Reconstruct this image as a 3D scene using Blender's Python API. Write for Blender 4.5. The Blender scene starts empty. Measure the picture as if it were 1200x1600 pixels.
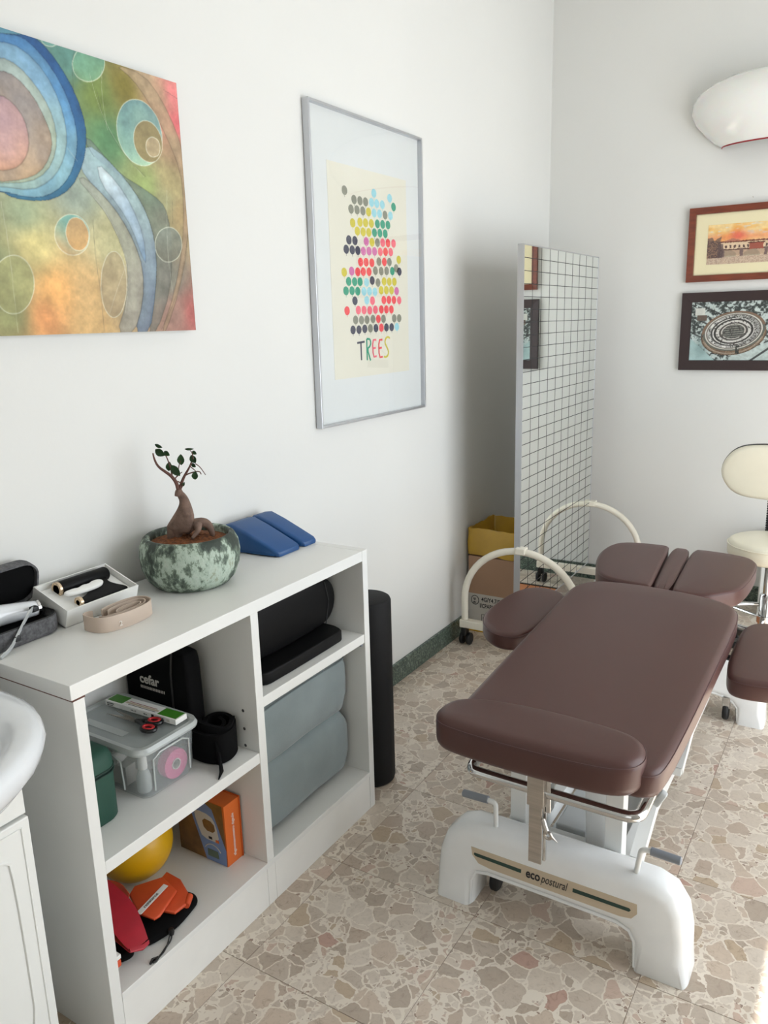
import bpy, bmesh, math, random
import numpy as np
from mathutils import Vector, Matrix
random.seed(3)
SC = bpy.context.scene
COL = SC.collection
# ------------------------------------------------------------------ camera
cam = bpy.data.cameras.new('camera')
cam_ob = bpy.data.objects.new('camera', cam); COL.objects.link(cam_ob)
cam.sensor_fit = 'HORIZONTAL'; cam.sensor_width = 36.0; cam.lens = 1234.56 * 36 / 1200
cam.clip_start = 0.02
R_ = Vector((0.85061828, 0.5251131, -0.02654766)); U_ = Vector((-0.10074729, 0.21233811, 0.97198895)); F_ = Vector((-0.5160412, 0.82411696, -0.2335224))
cam_ob.matrix_world = Matrix(((R_.x, U_.x, -F_.x, 1.5658), (R_.y, U_.y, -F_.y, 0.0), (R_.z, U_.z, -F_.z, 1.44), (0, 0, 0, 1)))
SC.camera = cam_ob
# ------------------------------------------------------------------ world, lights, exposure
w = bpy.data.worlds.new('world'); SC.world = w; w.use_nodes = True
wn = w.node_tree; bg = wn.nodes['Background']
bg.inputs[0].default_value = (0.80, 0.90, 1.0, 1); bg.inputs[1].default_value = 3.0
ROOM_X, ROOM_Y0, ROOM_Y1, ROOM_H = 3.0, -1.3, 4.225, 3.1
WIN_Y0, WIN_Y1, WIN_Z0, WIN_Z1 = 1.2, 3.5, 0.05, 2.45
def area_light(name, loc, rot, sx, sy, power, color):
    l = bpy.data.lights.new(name, 'AREA'); l.shape = 'RECTANGLE'; l.size = sx; l.size_y = sy; l.energy = power; l.color = color
    o = bpy.data.objects.new(name, l); COL.objects.link(o); o.location = loc; o.rotation_euler = rot; return o
area_light('window_daylight', (ROOM_X + 0.10, (WIN_Y0 + WIN_Y1) / 2, (WIN_Z0 + WIN_Z1) / 2), (0, math.radians(90), 0), WIN_Z1 - WIN_Z0, WIN_Y1 - WIN_Y0, 46, (0.98, 0.985, 1.0))
area_light('back_wall_fill', (1.8, ROOM_Y0 + 0.03, 1.5), (math.radians(90), 0, 0), 1.3, 1.8, 7, (0.95, 0.98, 1.0))  # added fill lamp in front of the solid back wall, no window there
sun = bpy.data.lights.new('sun', 'SUN'); sun.energy = 16.0; sun.angle = math.radians(0.6); sun.color = (1.0, 0.965, 0.915)
sun_ob = bpy.data.objects.new('sun', sun); COL.objects.link(sun_ob); sun_ob.location = (6, 2, 5)
sun_ob.rotation_euler = Vector((-1.0, -0.12, -1.475)).to_track_quat('-Z', 'Y').to_euler()
SC.view_settings.view_transform = 'Standard'; SC.view_settings.look = 'None'
SC.view_settings.exposure = -0.02; SC.view_settings.gamma = 1.0; SC.view_settings.use_curve_mapping = False
# ------------------------------------------------------------------ materials
def lin(c):
    return tuple(((x / 255) / 12.92 if x / 255 <= 0.04045 else ((x / 255 + 0.055) / 1.055) ** 2.4) for x in c)
def rgba(c): return (*lin(c), 1.0)
class NT:
    def __init__(s, m): s.t = m.node_tree; s.n = s.t.nodes; s.b = s.n['Principled BSDF']
    def node(s, kind, **kw):
        x = s.n.new(kind)
        for k, v in kw.items():
            if k.startswith('_'): setattr(x, k[1:], v)
            else: x.inputs[k.replace('__', ' ')].default_value = v
        return x
    def link(s, a, b): s.t.links.new(a, b)
    def mixc(s, fac, a, b, blend='MIX'):
        x = s.n.new('ShaderNodeMix'); x.data_type = 'RGBA'; x.blend_type = blend
        for sock, val in ((x.inputs[0], fac), (x.inputs[6], a), (x.inputs[7], b)):
            if hasattr(val, 'is_output'): s.link(val, sock)
            else: sock.default_value = val
        return x.outputs[2]
    def math(s, op, a, b=0.0, c=0.0):
        x = s.n.new('ShaderNodeMath'); x.operation = op
        for i, val in enumerate((a, b, c)):
            if hasattr(val, 'is_output'): s.link(val, x.inputs[i])
            else: x.inputs[i].default_value = val
        return x.outputs[0]
    def ramp(s, fac, stops, mode='LINEAR'):
        x = s.n.new('ShaderNodeValToRGB'); x.color_ramp.interpolation = mode
        e = x.color_ramp.elements
        while len(e) < len(stops): e.new(0.5)
        for k, (p, c) in enumerate(stops): e[k].position = p; e[k].color = c
        s.link(fac, x.inputs[0]); return x.outputs[0]
    def objco(s): return s.n.new('ShaderNodeTexCoord').outputs['Object']
    def bump(s, h, strength, dist=0.01):
        x = s.n.new('ShaderNodeBump'); x.inputs['Strength'].default_value = strength; x.inputs['Distance'].default_value = dist
        s.link(h, x.inputs['Height']); s.link(x.outputs[0], s.b.inputs['Normal'])
def mat(name, c, rough=0.5, metal=0.0, var=0.05, vscale=8.0, bump=0.0, bscale=200.0, coat=0.0, spec=0.5, alpha=1.0, sheen=0.0, stretch=None):
    m = bpy.data.materials.new(name); m.use_nodes = True; t = NT(m); b = t.b
    co = t.objco()
    if stretch:
        mp = t.node('ShaderNodeMapping'); mp.inputs['Scale'].default_value = stretch; t.link(co, mp.inputs[0]); co = mp.outputs[0]
    nz = t.node('ShaderNodeTexNoise', Scale=vscale, Detail=4.0); t.link(co, nz.inputs['Vector'])
    l = lin(c); lo = (*[x * (1 - var) for x in l], 1); hi = (*[min(1, x * (1 + var)) for x in l], 1)
    t.link(t.ramp(nz.outputs[0], [(0.3, lo), (0.7, hi)]), b.inputs['Base Color'])
    b.inputs['Roughness'].default_value = rough; b.inputs['Metallic'].default_value = metal
    b.inputs['Coat Weight'].default_value = coat; b.inputs['Coat Roughness'].default_value = 0.08
    b.inputs['Specular IOR Level'].default_value = spec; b.inputs['Alpha'].default_value = alpha
    b.inputs['Sheen Weight'].default_value = sheen
    if bump > 0:
        n2 = t.node('ShaderNodeTexNoise', Scale=bscale, Detail=3.0); t.link(co, n2.inputs['Vector']); t.bump(n2.outputs[0], bump, 0.002)
    return m
M = {}
M['wall'] = mat('wall_paint', (219, 219, 215), 0.7, var=0.015, vscale=1.5, bump=0.12, bscale=60)
M['ceiling'] = mat('ceiling_paint', (235, 235, 232), 0.8, var=0.01)
M['laminate'] = mat('white_laminate', (226, 226, 222), 0.33, var=0.02, vscale=5)
M['edgeband'] = mat('white_edge_band', (232, 231, 226), 0.4, var=0.02, vscale=14)
M['gap_brown'] = mat('dark_gap_brown', (96, 58, 48), 0.8, var=0.3, vscale=40)  # dark brown that stands for the shaded gap below the top board
M['maroon'] = mat('maroon_leatherette', (78, 50, 46), 0.38, var=0.05, vscale=3, bump=0.10, bscale=700, spec=0.4)
M['maroon_seam'] = mat('maroon_piping', (78, 50, 50), 0.4, var=0.05)
M['white_metal'] = mat('white_painted_steel', (226, 228, 226), 0.3, var=0.02, vscale=10, coat=0.2)
M['cover'] = mat('white_moulded_cover', (236, 238, 238), 0.22, var=0.03, vscale=12, coat=0.4)
M['cream_metal'] = mat('cream_painted_tube', (228, 223, 208), 0.35, var=0.03, vscale=20, coat=0.2)
M['chrome'] = mat('chrome', (205, 205, 205), 0.08, 1.0, var=0.01)
M['steel'] = mat('brushed_steel', (178, 172, 165), 0.32, 1.0, var=0.12, vscale=6, stretch=(1, 1, 30))
M['alu'] = mat('matt_aluminium', (196, 198, 202), 0.35, 0.85, var=0.03)
M['grey_plastic'] = mat('grey_plastic', (126, 132, 140), 0.45, var=0.05)
M['pale_grey'] = mat('pale_grey_plastic', (186, 190, 190), 0.4, var=0.04)
M['black'] = mat('black_fabric', (7, 7, 8), 0.9, var=0.15, spec=0.15, vscale=20, bump=0.2, bscale=900)
M['black_pvc'] = mat('black_leatherette', (7, 7, 8), 0.5, var=0.08, spec=0.18, bump=0.08, bscale=600)
M['black_plastic'] = mat('black_plastic', (14, 14, 15), 0.4, var=0.08)
M['rubber'] = mat('black_rubber', (24, 24, 25), 0.6, var=0.1)
M['roller'] = mat('black_roller_foam', (18, 18, 19), 0.65, spec=0.25, var=0.06, bump=0.1)
M['ceramic'] = mat('white_ceramic', (226, 229, 232), 0.12, var=0.01, coat=0.5)
M['lacquer'] = mat('white_lacquered_front', (228, 229, 225), 0.35, var=0.015)
M['blue'] = mat('blue_leatherette', (22, 74, 128), 0.42, var=0.06, bump=0.08, bscale=600)
M['suede'] = mat('grey_flocked_fabric', (126, 137, 138), 0.85, var=0.10, vscale=9, bump=0.15, bscale=300, sheen=0.3)
M['suede_seam'] = mat('grey_fabric_seam', (104, 114, 116), 0.9, var=0.1)
M['green'] = mat('dark_green_fabric', (30, 72, 58), 0.65, var=0.12, bump=0.25, bscale=800)
M['green_zip'] = mat('dark_green_zip', (22, 50, 42), 0.6, var=0.1)
M['card'] = mat('brown_cardboard', (176, 142, 116), 0.85, var=0.05, vscale=6)
M['card_white'] = mat('pale_printed_cardboard', (200, 196, 188), 0.8, var=0.03)
M['ink'] = mat('black_ink', (30, 30, 34), 0.7, var=0.0)
M['paper'] = mat('white_paper', (232, 232, 228), 0.6, var=0.01)
M['cream_leather'] = mat('cream_leatherette', (226, 221, 202), 0.4, var=0.03, bump=0.06, bscale=500)
M['orange'] = mat('orange_card', (214, 104, 36), 0.4, var=0.05)
M['orange_dark'] = mat('orange_lid_card', (200, 88, 28), 0.4, var=0.05)
M['orange_band'] = mat('orange_latex', (208, 80, 40), 0.5, var=0.08, vscale=25)
M['red_band'] = mat('red_latex', (168, 26, 44), 0.45, var=0.1, vscale=25)
M['yellow'] = mat('yellow_ball_rubber', (214, 164, 14), 0.35, var=0.05)
M['beige_band'] = mat('beige_latex', (196, 178, 162), 0.6, var=0.04)
M['beige_mark'] = mat('pale_print', (222, 214, 204), 0.6, var=0.0)
M['felt'] = mat('grey_melange_fabric', (92, 92, 94), 0.9, var=0.35, vscale=160, bump=0.4, bscale=500)
M['soil'] = mat('brown_soil', (112, 66, 34), 0.95, var=0.55, vscale=120, bump=1.0, bscale=260)
M['bark'] = mat('ficus_bark', (112, 90, 78), 0.8, var=0.3, vscale=60, bump=0.5, bscale=180)
M['twig'] = mat('reddish_twig', (92, 58, 48), 0.7, var=0.2, vscale=60)
M['leaf'] = mat('ficus_leaf', (44, 78, 40), 0.4, var=0.25, vscale=60)
M['pinkroll'] = mat('pink_tape', (214, 96, 150), 0.6, var=0.05)
M['red_plastic'] = mat('red_plastic', (198, 38, 42), 0.4, var=0.05)
M['pack_green'] = mat('pack_green', (64, 130, 36), 0.4, var=0.05)
M['gold'] = mat('rose_gold_trim', (212, 190, 160), 0.25, 0.6, var=0.03)
M['cherry'] = mat('reddish_brown_wood', (112, 50, 28), 0.35, var=0.22, vscale=14, coat=0.3, stretch=(1, 6, 6))
M['darkwood'] = mat('dark_brown_frame', (50, 36, 36), 0.4, var=0.08)
M['mount'] = mat('cream_mount', (232, 222, 184), 0.8, var=0.01)
M['board'] = mat('orange_brown_wood', (188, 116, 66), 0.5, var=0.15, vscale=12, stretch=(1, 8, 1))
M['redrim'] = mat('dark_red_rim', (150, 24, 36), 0.3, var=0.03)
M['decal'] = mat('beige_decal', (196, 180, 156), 0.4, var=0.02)
M['decal_green'] = mat('dark_green_stripe', (34, 62, 54), 0.4, var=0.02)
M['matboard'] = mat('pale_blue_grey_mount', (210, 214, 213), 0.7, var=0.01)
M['sheet'] = mat('cream_print_paper', (214, 212, 197), 0.7, var=0.01)
M['blue_card'] = mat('blue_card', (118, 142, 188), 0.45, var=0.05)
M['brown_card'] = mat('photo_brown_card', (122, 88, 46), 0.4, var=0.35, vscale=20)
M['lcd'] = mat('lcd_green', (92, 108, 92), 0.3, var=0.05)
M['screw'] = mat('dark_hole', (60, 58, 58), 0.6, var=0.0)
M['seat_gap'] = mat('dark_gap', (30, 22, 22), 0.8, var=0.0)
M['gauze'] = mat('grey_paper_contents', (190, 186, 178), 0.8, var=0.1)
for k, c in dict(g=(128, 130, 116), b=(146, 200, 210), y=(196, 184, 62), t=(52, 148, 118), k=(62, 64, 80), p=(196, 108, 160), r=(222, 74, 80), c=(226, 104, 120)).items():
    M['dot_' + k] = mat('print_' + {'g': 'grey', 'b': 'light_blue', 'y': 'mustard', 't': 'green', 'k': 'charcoal', 'p': 'purple_pink', 'r': 'red', 'c': 'coral'}[k], c, 0.7, var=0.06, vscale=90)
def clear_plastic(name, c, a, rough):
    m = mat(name, c, rough, var=0.02, alpha=a, spec=0.6); return m
M['clear'] = clear_plastic('clear_plastic', (205, 212, 212), 0.20, 0.18)
M['clear_lid'] = clear_plastic('milky_clear_lid', (196, 204, 203), 0.42, 0.22)
M['clear_rim'] = clear_plastic('milky_plastic_rim', (206, 212, 210), 0.68, 0.25)
def m_bag():
    m = mat('yellow_plastic_bag', (198, 158, 50), 0.28, var=0.12, vscale=9, alpha=0.93, spec=0.7); return m
M['bag'] = m_bag()
def m_mirror():
    m = bpy.data.materials.new('mirror_glass'); m.use_nodes = True; t = NT(m)
    nz = t.node('ShaderNodeTexNoise', Scale=2.0); t.link(t.objco(), nz.inputs['Vector'])
    t.link(t.ramp(nz.outputs[0], [(0.3, (0.86, 0.89, 0.87, 1)), (0.7, (0.88, 0.91, 0.89, 1))]), t.b.inputs['Base Color'])
    t.b.inputs['Metallic'].default_value = 1.0; t.b.inputs['Roughness'].default_value = 0.015; return m
M['mirror'] = m_mirror()
def m_pane():
    m = bpy.data.materials.new('picture_glass'); m.use_nodes = True; t = NT(m)
    tr = t.node('ShaderNodeBsdfTransparent'); gl = t.node('ShaderNodeBsdfGlossy', Roughness=0.02)
    lw = t.node('ShaderNodeLayerWeight', Blend=0.5); mx = t.node('ShaderNodeMixShader')
    t.link(t.math('MULTIPLY_ADD', t.math('POWER', lw.outputs['Facing'], 4.0), 0.7, 0.04), mx.inputs[0]); t.link(tr.outputs[0], mx.inputs[1]); t.link(gl.outputs[0], mx.inputs[2])
    t.link(mx.outputs[0], t.n['Material Output'].inputs[0]); return m
M['pane'] = m_pane()
def m_opal():
    m = mat('opal_glass', (240, 240, 236), 0.06, var=0.005, coat=1.0); m.node_tree.nodes['Principled BSDF'].inputs['Subsurface Weight'].default_value = 0.3
    m.node_tree.nodes['Principled BSDF'].inputs['Subsurface Scale'].default_value = 0.02; return m
M['opal'] = m_opal()
def m_vcol(name, rough):
    m = bpy.data.materials.new(name); m.use_nodes = True; t = NT(m)
    a = t.node('ShaderNodeVertexColor', _layer_name='Col')
    nz = t.node('ShaderNodeTexNoise', Scale=60.0, Detail=5.0); t.link(t.objco(), nz.inputs['Vector'])
    g = t.ramp(nz.outputs[0], [(0.3, (0.86, 0.86, 0.86, 1)), (0.7, (1, 1, 1, 1))])
    t.link(t.mixc(1.0, a.outputs[0], g, 'MULTIPLY'), t.b.inputs['Base Color']); t.b.inputs['Roughness'].default_value = rough; return m
M['canvas'] = m_vcol('painted_canvas', 0.75)
M['print'] = m_vcol('printed_picture', 0.6)
def m_terrazzo():
    m = bpy.data.materials.new('terrazzo_marble_chips'); m.use_nodes = True; t = NT(m)
    geo = t.node('ShaderNodeNewGeometry'); oi = t.node('ShaderNodeObjectInfo')
    W = t.math('MULTIPLY', oi.outputs['Random'], 61.0)
    nz = t.node('ShaderNodeTexNoise', Scale=26.0, Detail=3.0); t.link(geo.outputs['Position'], nz.inputs['Vector'])
    sub = t.node('ShaderNodeVectorMath', _operation='SUBTRACT'); t.link(nz.outputs['Color'], sub.inputs[0]); sub.inputs[1].default_value = (.5, .5, .5)
    sc = t.node('ShaderNodeVectorMath', _operation='SCALE'); t.link(sub.outputs[0], sc.inputs[0]); sc.inputs['Scale'].default_value = 0.026
    ad = t.node('ShaderNodeVectorMath', _operation='ADD'); t.link(geo.outputs['Position'], ad.inputs[0]); t.link(sc.outputs[0], ad.inputs[1])
    P = ad.outputs[0]
    def vor(scale, feat, off):
        v = t.node('ShaderNodeTexVoronoi', Scale=scale, _voronoi_dimensions='4D', _feature=feat)
        t.link(P, v.inputs['Vector']); t.link(t.math('ADD', W, off), v.inputs['W']); return v
    big_d = vor(19.0, 'DISTANCE_TO_EDGE', 0.0).outputs['Distance']; big_c = vor(19.0, 'F1', 0.0).outputs['Color']
    sm_d = vor(40.0, 'DISTANCE_TO_EDGE', 5.0).outputs['Distance']; sm_c = vor(40.0, 'F1', 5.0).outputs['Color']
    ti_d = vor(120.0, 'DISTANCE_TO_EDGE', 9.0).outputs['Distance']; ti_c = vor(120.0, 'F1', 9.0).outputs['Color']
    sb = t.node('ShaderNodeSeparateColor'); t.link(big_c, sb.inputs[0]); ss = t.node('ShaderNodeSeparateColor'); t.link(sm_c, ss.inputs[0]); st = t.node('ShaderNodeSeparateColor'); t.link(ti_c, st.inputs[0])
    pal = [(0.0, rgba((190, 177, 162))), (0.18, rgba((203, 191, 176))), (0.36, rgba((176, 162, 147))), (0.50, rgba((196, 180, 163))), (0.66, rgba((208, 197, 183))), (0.80, rgba((184, 168, 152))), (0.90, rgba((196, 174, 158))), (0.945, rgba((184, 166, 144))), (0.985, rgba((184, 154, 140)))]
    nv = t.node('ShaderNodeTexNoise', Scale=46.0, Detail=8.0, Roughness=0.7, Distortion=1.6); t.link(P, nv.inputs['Vector'])
    vein = t.ramp(nv.outputs[0], [(0.32, (0.66, 0.62, 0.59, 1)), (0.43, (0.93, 0.92, 0.91, 1)), (0.52, (0.99, 0.985, 0.98, 1)), (0.75, (1.06, 1.05, 1.04, 1))])
    cb = t.mixc(0.85, t.ramp(sb.outputs[0], pal, 'CONSTANT'), vein, 'MULTIPLY')
    cs = t.mixc(0.7, t.ramp(ss.outputs[0], pal, 'CONSTANT'), vein, 'MULTIPLY')
    ct = t.ramp(st.outputs[0], [(0.0, rgba((218, 208, 193))), (0.5, rgba((196, 182, 168))), (0.9, rgba((150, 130, 116)))], 'CONSTANT')
    base = rgba((218, 208, 193))
    tm = t.math('MULTIPLY', t.math('GREATER_THAN', ti_d, 0.10), t.math('GREATER_THAN', st.outputs[1], 0.45))
    c0 = t.mixc(tm, base, ct)
    smask = t.math('MULTIPLY', t.math('GREATER_THAN', sm_d, 0.055), t.math('GREATER_THAN', ss.outputs[1], 0.14))
    c1 = t.mixc(smask, c0, cs)
    bm_ = t.math('MULTIPLY', t.math('GREATER_THAN', big_d, 0.032), t.math('GREATER_THAN', sb.outputs[1], 0.36))
    c2 = t.mixc(bm_, t.mixc(t.math('LESS_THAN', big_d, 0.032), c1, c0), cb)
    t.link(c2, t.b.inputs['Base Color']); t.b.inputs['Roughness'].default_value = 0.28; t.b.inputs['Specular IOR Level'].default_value = 0.45
    return m
M['terrazzo'] = m_terrazzo()
M['joint'] = mat('tile_joint', (150, 136, 122), 0.8, var=0.1)
def m_marble():
    m = bpy.data.materials.new('dark_green_marble'); m.use_nodes = True; t = NT(m)
    nz = t.node('ShaderNodeTexNoise', Scale=42.0, Detail=8.0, Roughness=0.8, Distortion=2.4); t.link(t.objco(), nz.inputs['Vector'])
    t.link(t.ramp(nz.outputs[0], [(0.36, rgba((30, 38, 36))), (0.47, rgba((60, 74, 68))), (0.54, rgba((92, 108, 96))), (0.64, rgba((156, 168, 154)))]), t.b.inputs['Base Color'])
    t.b.inputs['Roughness'].default_value = 0.3; return m
M['marble'] = m_marble()
def m_pot():
    m = bpy.data.materials.new('weathered_green_glaze'); m.use_nodes = True; t = NT(m)
    mp = t.node('ShaderNodeMapping'); mp.inputs['Scale'].default_value = (1, 1, 0.55); t.link(t.objco(), mp.inputs[0])
    nz = t.node('ShaderNodeTexNoise', Scale=42.0, Detail=9.0, Roughness=0.7); t.link(mp.outputs[0], nz.inputs['Vector'])
    n3 = t.node('ShaderNodeTexNoise', Scale=13.0, Detail=3.0); t.link(mp.outputs[0], n3.inputs['Vector'])
    sp = t.node('ShaderNodeSeparateXYZ'); t.link(t.objco(), sp.inputs[0])
    top = t.math('MULTIPLY', t.math('MAXIMUM', t.math('SUBTRACT', sp.outputs[2], 0.095), 0.0), 3.0)
    h = t.math('SUBTRACT', t.math('ADD', nz.outputs[0], t.math('MULTIPLY', t.math('SUBTRACT', n3.outputs[0], 0.5), 0.5)), top)
    c = t.ramp(h, [(0.38, rgba((48, 58, 50))), (0.45, rgba((84, 98, 86))), (0.505, rgba((112, 126, 110))), (0.53, rgba((160, 176, 160))), (0.63, rgba((180, 194, 180))), (0.70, rgba((146, 154, 132)))])
    t.link(c, t.b.inputs['Base Color']); t.b.inputs['Roughness'].default_value = 0.6; t.bump(nz.outputs[0], 0.5, 0.004); return m
M['pot'] = m_pot()
# ------------------------------------------------------------------ builders
def thing(name, label, cat, loc=(0, 0, 0), group=None):
    o = bpy.data.objects.new(name, None); COL.objects.link(o); o.location = loc; o.empty_display_size = 0.05
    o['label'] = label; o['category'] = cat
    if group: o['group'] = group
    return o
def origin_of(p):
    v = Vector((0, 0, 0))
    while p is not None: v = v + Vector(p.location); p = p.parent
    return v
def mk(name, bm, m, parent=None, smooth=False, loc=None, mats=None):
    """world-space bmesh -> one mesh object; parts get their thing's origin"""
    if loc is None:
        if parent is None:
            lo = Vector((min(v.co.x for v in bm.verts), min(v.co.y for v in bm.verts), min(v.co.z for v in bm.verts))); hi = Vector((max(v.co.x for v in bm.verts), max(v.co.y for v in bm.verts), 0))
            loc = Vector(((lo.x + hi.x) / 2, (lo.y + hi.y) / 2, lo.z))
        else: loc = Vector((0, 0, 0))
    org = origin_of(parent) + Vector(loc)
    bmesh.ops.translate(bm, verts=bm.verts, vec=-org)
    bmesh.ops.recalc_face_normals(bm, faces=bm.faces)
    me = bpy.data.meshes.new(name); bm.to_mesh(me); bm.free()
    for x in (mats or [m]): me.materials.append(M[x] if isinstance(x, str) else x)
    if smooth:
        for p in me.polygons: p.use_smooth = True
        if hasattr(me, 'set_sharp_from_angle'): me.set_sharp_from_angle(angle=math.radians(smooth if smooth is not True else 40))
    o = bpy.data.objects.new(name, me); COL.objects.link(o); o.parent = parent; o.location = loc
    return o
def tag(o, label, cat, group=None):
    o['label'] = label; o['category'] = cat
    if group: o['group'] = group
    return o
def struct(o): o['kind'] = 'structure'; return o
def box(bm, x0, x1, y0, y1, z0, z1, bev=0.0, mi=0, seg=2):
    r = bmesh.ops.create_cube(bm, size=1.0)
    vs = r['verts']
    for v in vs: v.co = Vector(((x0 + x1) / 2 + v.co.x * (x1 - x0), (y0 + y1) / 2 + v.co.y * (y1 - y0), (z0 + z1) / 2 + v.co.z * (z1 - z0)))
    fs = set(f for v in vs for f in v.link_faces)
    for f in fs: f.material_index = mi
    if bev > 0:
        es = list(set(e for v in vs for e in v.link_edges))
        rr = bmesh.ops.bevel(bm, geom=es, offset=bev, segments=seg, profile=0.5, affect='EDGES', clamp_overlap=True)
        for f in rr['faces']: f.material_index = mi
    return vs
def B(*a, **k):
    bm = bmesh.new(); box(bm, *a, **k); return bm
def quad(*P):
    bm = bmesh.new(); bm.faces.new([bm.verts.new(p) for p in P]); return bm
def xform(bm, mtx, verts=None):
    bmesh.ops.transform(bm, matrix=mtx, verts=verts or bm.verts); return bm
def about(p, ang, axis):
    p = Vector(p); return Matrix.Translation(p) @ Matrix.Rotation(ang, 4, axis) @ Matrix.Translation(-p)
def loft(bm, loops, cap0=True, cap1=True, closed=True, mi=0):
    L = [[bm.verts.new(p) for p in lp] for lp in loops]; n = len(L[0])
    for a, b in zip(L[:-1], L[1:]):
        for i in range(n if closed else n - 1):
            f = bm.faces.new((a[i], a[(i + 1) % n], b[(i + 1) % n], b[i])); f.material_index = mi
    if closed and cap0: bm.faces.new(list(reversed(L[0]))).material_index = mi
    if closed and cap1: bm.faces.new(L[-1]).material_index = mi
    return L
def tube(bm, pts, r, n=10, closed=False, mi=0, cap=True):
    pts = [Vector(p) for p in pts]; k = len(pts); rs = r if isinstance(r, (list, tuple)) else [r] * k
    tang = []
    for i in range(k):
        a = pts[(i - 1) % k] if closed or i > 0 else pts[i]; b = pts[(i + 1) % k] if closed or i < k - 1 else pts[i]
        tang.append((b - a).normalized())
    up = Vector((0, 0, 1)) if abs(tang[0].z) < 0.9 else Vector((1, 0, 0))
    nrm = (up - tang[0] * up.dot(tang[0])).normalized(); loops = []
    for i in range(k):
        nrm = (nrm - tang[i] * nrm.dot(tang[i])).normalized(); bi = tang[i].cross(nrm)
        loops.append([pts[i] + (nrm * math.cos(2 * math.pi * j / n) + bi * math.sin(2 * math.pi * j / n)) * rs[i] for j in range(n)])
    if closed: loops.append(loops[0])
    if closed:
        L = [[bm.verts.new(p) for p in lp] for lp in loops[:-1]]
        for i in range(k):
            a, b = L[i], L[(i + 1) % k]
            for j in range(n):
                f = bm.faces.new((a[j], a[(j + 1) % n], b[(j + 1) % n], b[j])); f.material_index = mi
    else: loft(bm, loops, cap, cap, mi=mi)
    return bm
def T(pts, r, n=10, closed=False): return tube(bmesh.new(), pts, r, n, closed)
def smooth_pts(pts, it=2, closed=True):
    pts = [tuple(p) for p in pts]
    for _ in range(it):
        out = []; k = len(pts)
        for i in range(k if closed else k - 1):
            a, b = pts[i], pts[(i + 1) % k]
            out.append(tuple(x * .75 + y * .25 for x, y in zip(a, b))); out.append(tuple(x * .25 + y * .75 for x, y in zip(a, b)))
        if not closed: out = [pts[0]] + out + [pts[-1]]
        pts = out
    return pts
def offset(pts, d):
    k = len(pts); area = sum(pts[i][0] * pts[(i + 1) % k][1] - pts[(i + 1) % k][0] * pts[i][1] for i in range(k)); s = 1 if area > 0 else -1
    out = []
    for i in range(k):
        ax, ay = pts[i - 1]; bx, by = pts[(i + 1) % k]; tx, ty = bx - ax, by - ay; l = math.hypot(tx, ty) or 1
        out.append((pts[i][0] - s * ty / l * d * 1.0, pts[i][1] + s * tx / l * d * 1.0))
    return out
def prism(bm, outline, a0, a1, axis='z', r=0.0, dome=0.0, mi=0, seg=3, inset=0.0):
    """outline extruded a0..a1 along axis with rounded rims; outline in the two other axes"""
    def P(q, a): return {'z': (q[0], q[1], a), 'y': (q[0], a, q[1]), 'x': (a, q[0], q[1])}[axis]
    def ring(d, a): return [P(q, a) for q in (offset(outline, d) if d else outline)]
    if r <= 0: loops = [ring(0, a0), ring(0, a1)]
    else:
        s = 1 if a1 > a0 else -1; loops = []
        for k in range(seg + 1):
            t = math.pi / 2 * k / seg; loops.append(ring(r * (1 - math.sin(t)), a0 + s * r * (1 - math.cos(t))))
        for k in range(seg + 1):
            t = math.pi / 2 * k / seg; loops.append(ring(r * (1 - math.cos(t)), a1 - s * r * (1 - math.sin(t))))
        if dome:
            base = offset(outline, r); gx = sum(q[0] for q in base) / len(base); gy = sum(q[1] for q in base) / len(base)
            for k_, h_ in ((.82, .45), (.6, .75), (.35, .93), (.12, 1.0)): loops.append([P((gx + (q[0] - gx) * k_, gy + (q[1] - gy) * k_), a1 + s * dome * h_) for q in base])
    loft(bm, loops, mi=mi); return bm
def lathe(bm, prof, c, n=32, mi=0, sx=1, sy=1, a0=0.0, a1=None, axis='z'):
    full = a1 is None; a1 = 2 * math.pi if full else a1; rows = []
    for r_, h in prof:
        row = []
        for j in range(n if full else n + 1):
            a = a0 + (a1 - a0) * j / n; x, y = r_ * sx * math.cos(a), r_ * sy * math.sin(a)
            row.append({'z': (c[0] + x, c[1] + y, c[2] + h), 'x': (c[0] + h, c[1] + x, c[2] + y), 'y': (c[0] + x, c[1] + h, c[2] + y)}[axis])
        rows.append(row)
    if full: loft(bm, rows, mi=mi)
    else: loft(bm, rows, closed=False, mi=mi)
    return bm
def strip(bm, pts, width, thick, wdir=(0, 0, 1), mi=0):
    """a band following pts, width along wdir"""
    pts = [Vector(p) for p in pts]; wd = Vector(wdir).normalized(); loops = []
    for i, p in enumerate(pts):
        a = pts[max(0, i - 1)]; b = pts[min(len(pts) - 1, i + 1)]; t = (b - a).normalized(); n = t.cross(wd).normalized()
        loops.append([p + wd * width / 2 + n * thick / 2, p + wd * width / 2 - n * thick / 2, p - wd * width / 2 - n * thick / 2, p - wd * width / 2 + n * thick / 2])
    loft(bm, loops, mi=mi); return bm
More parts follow.
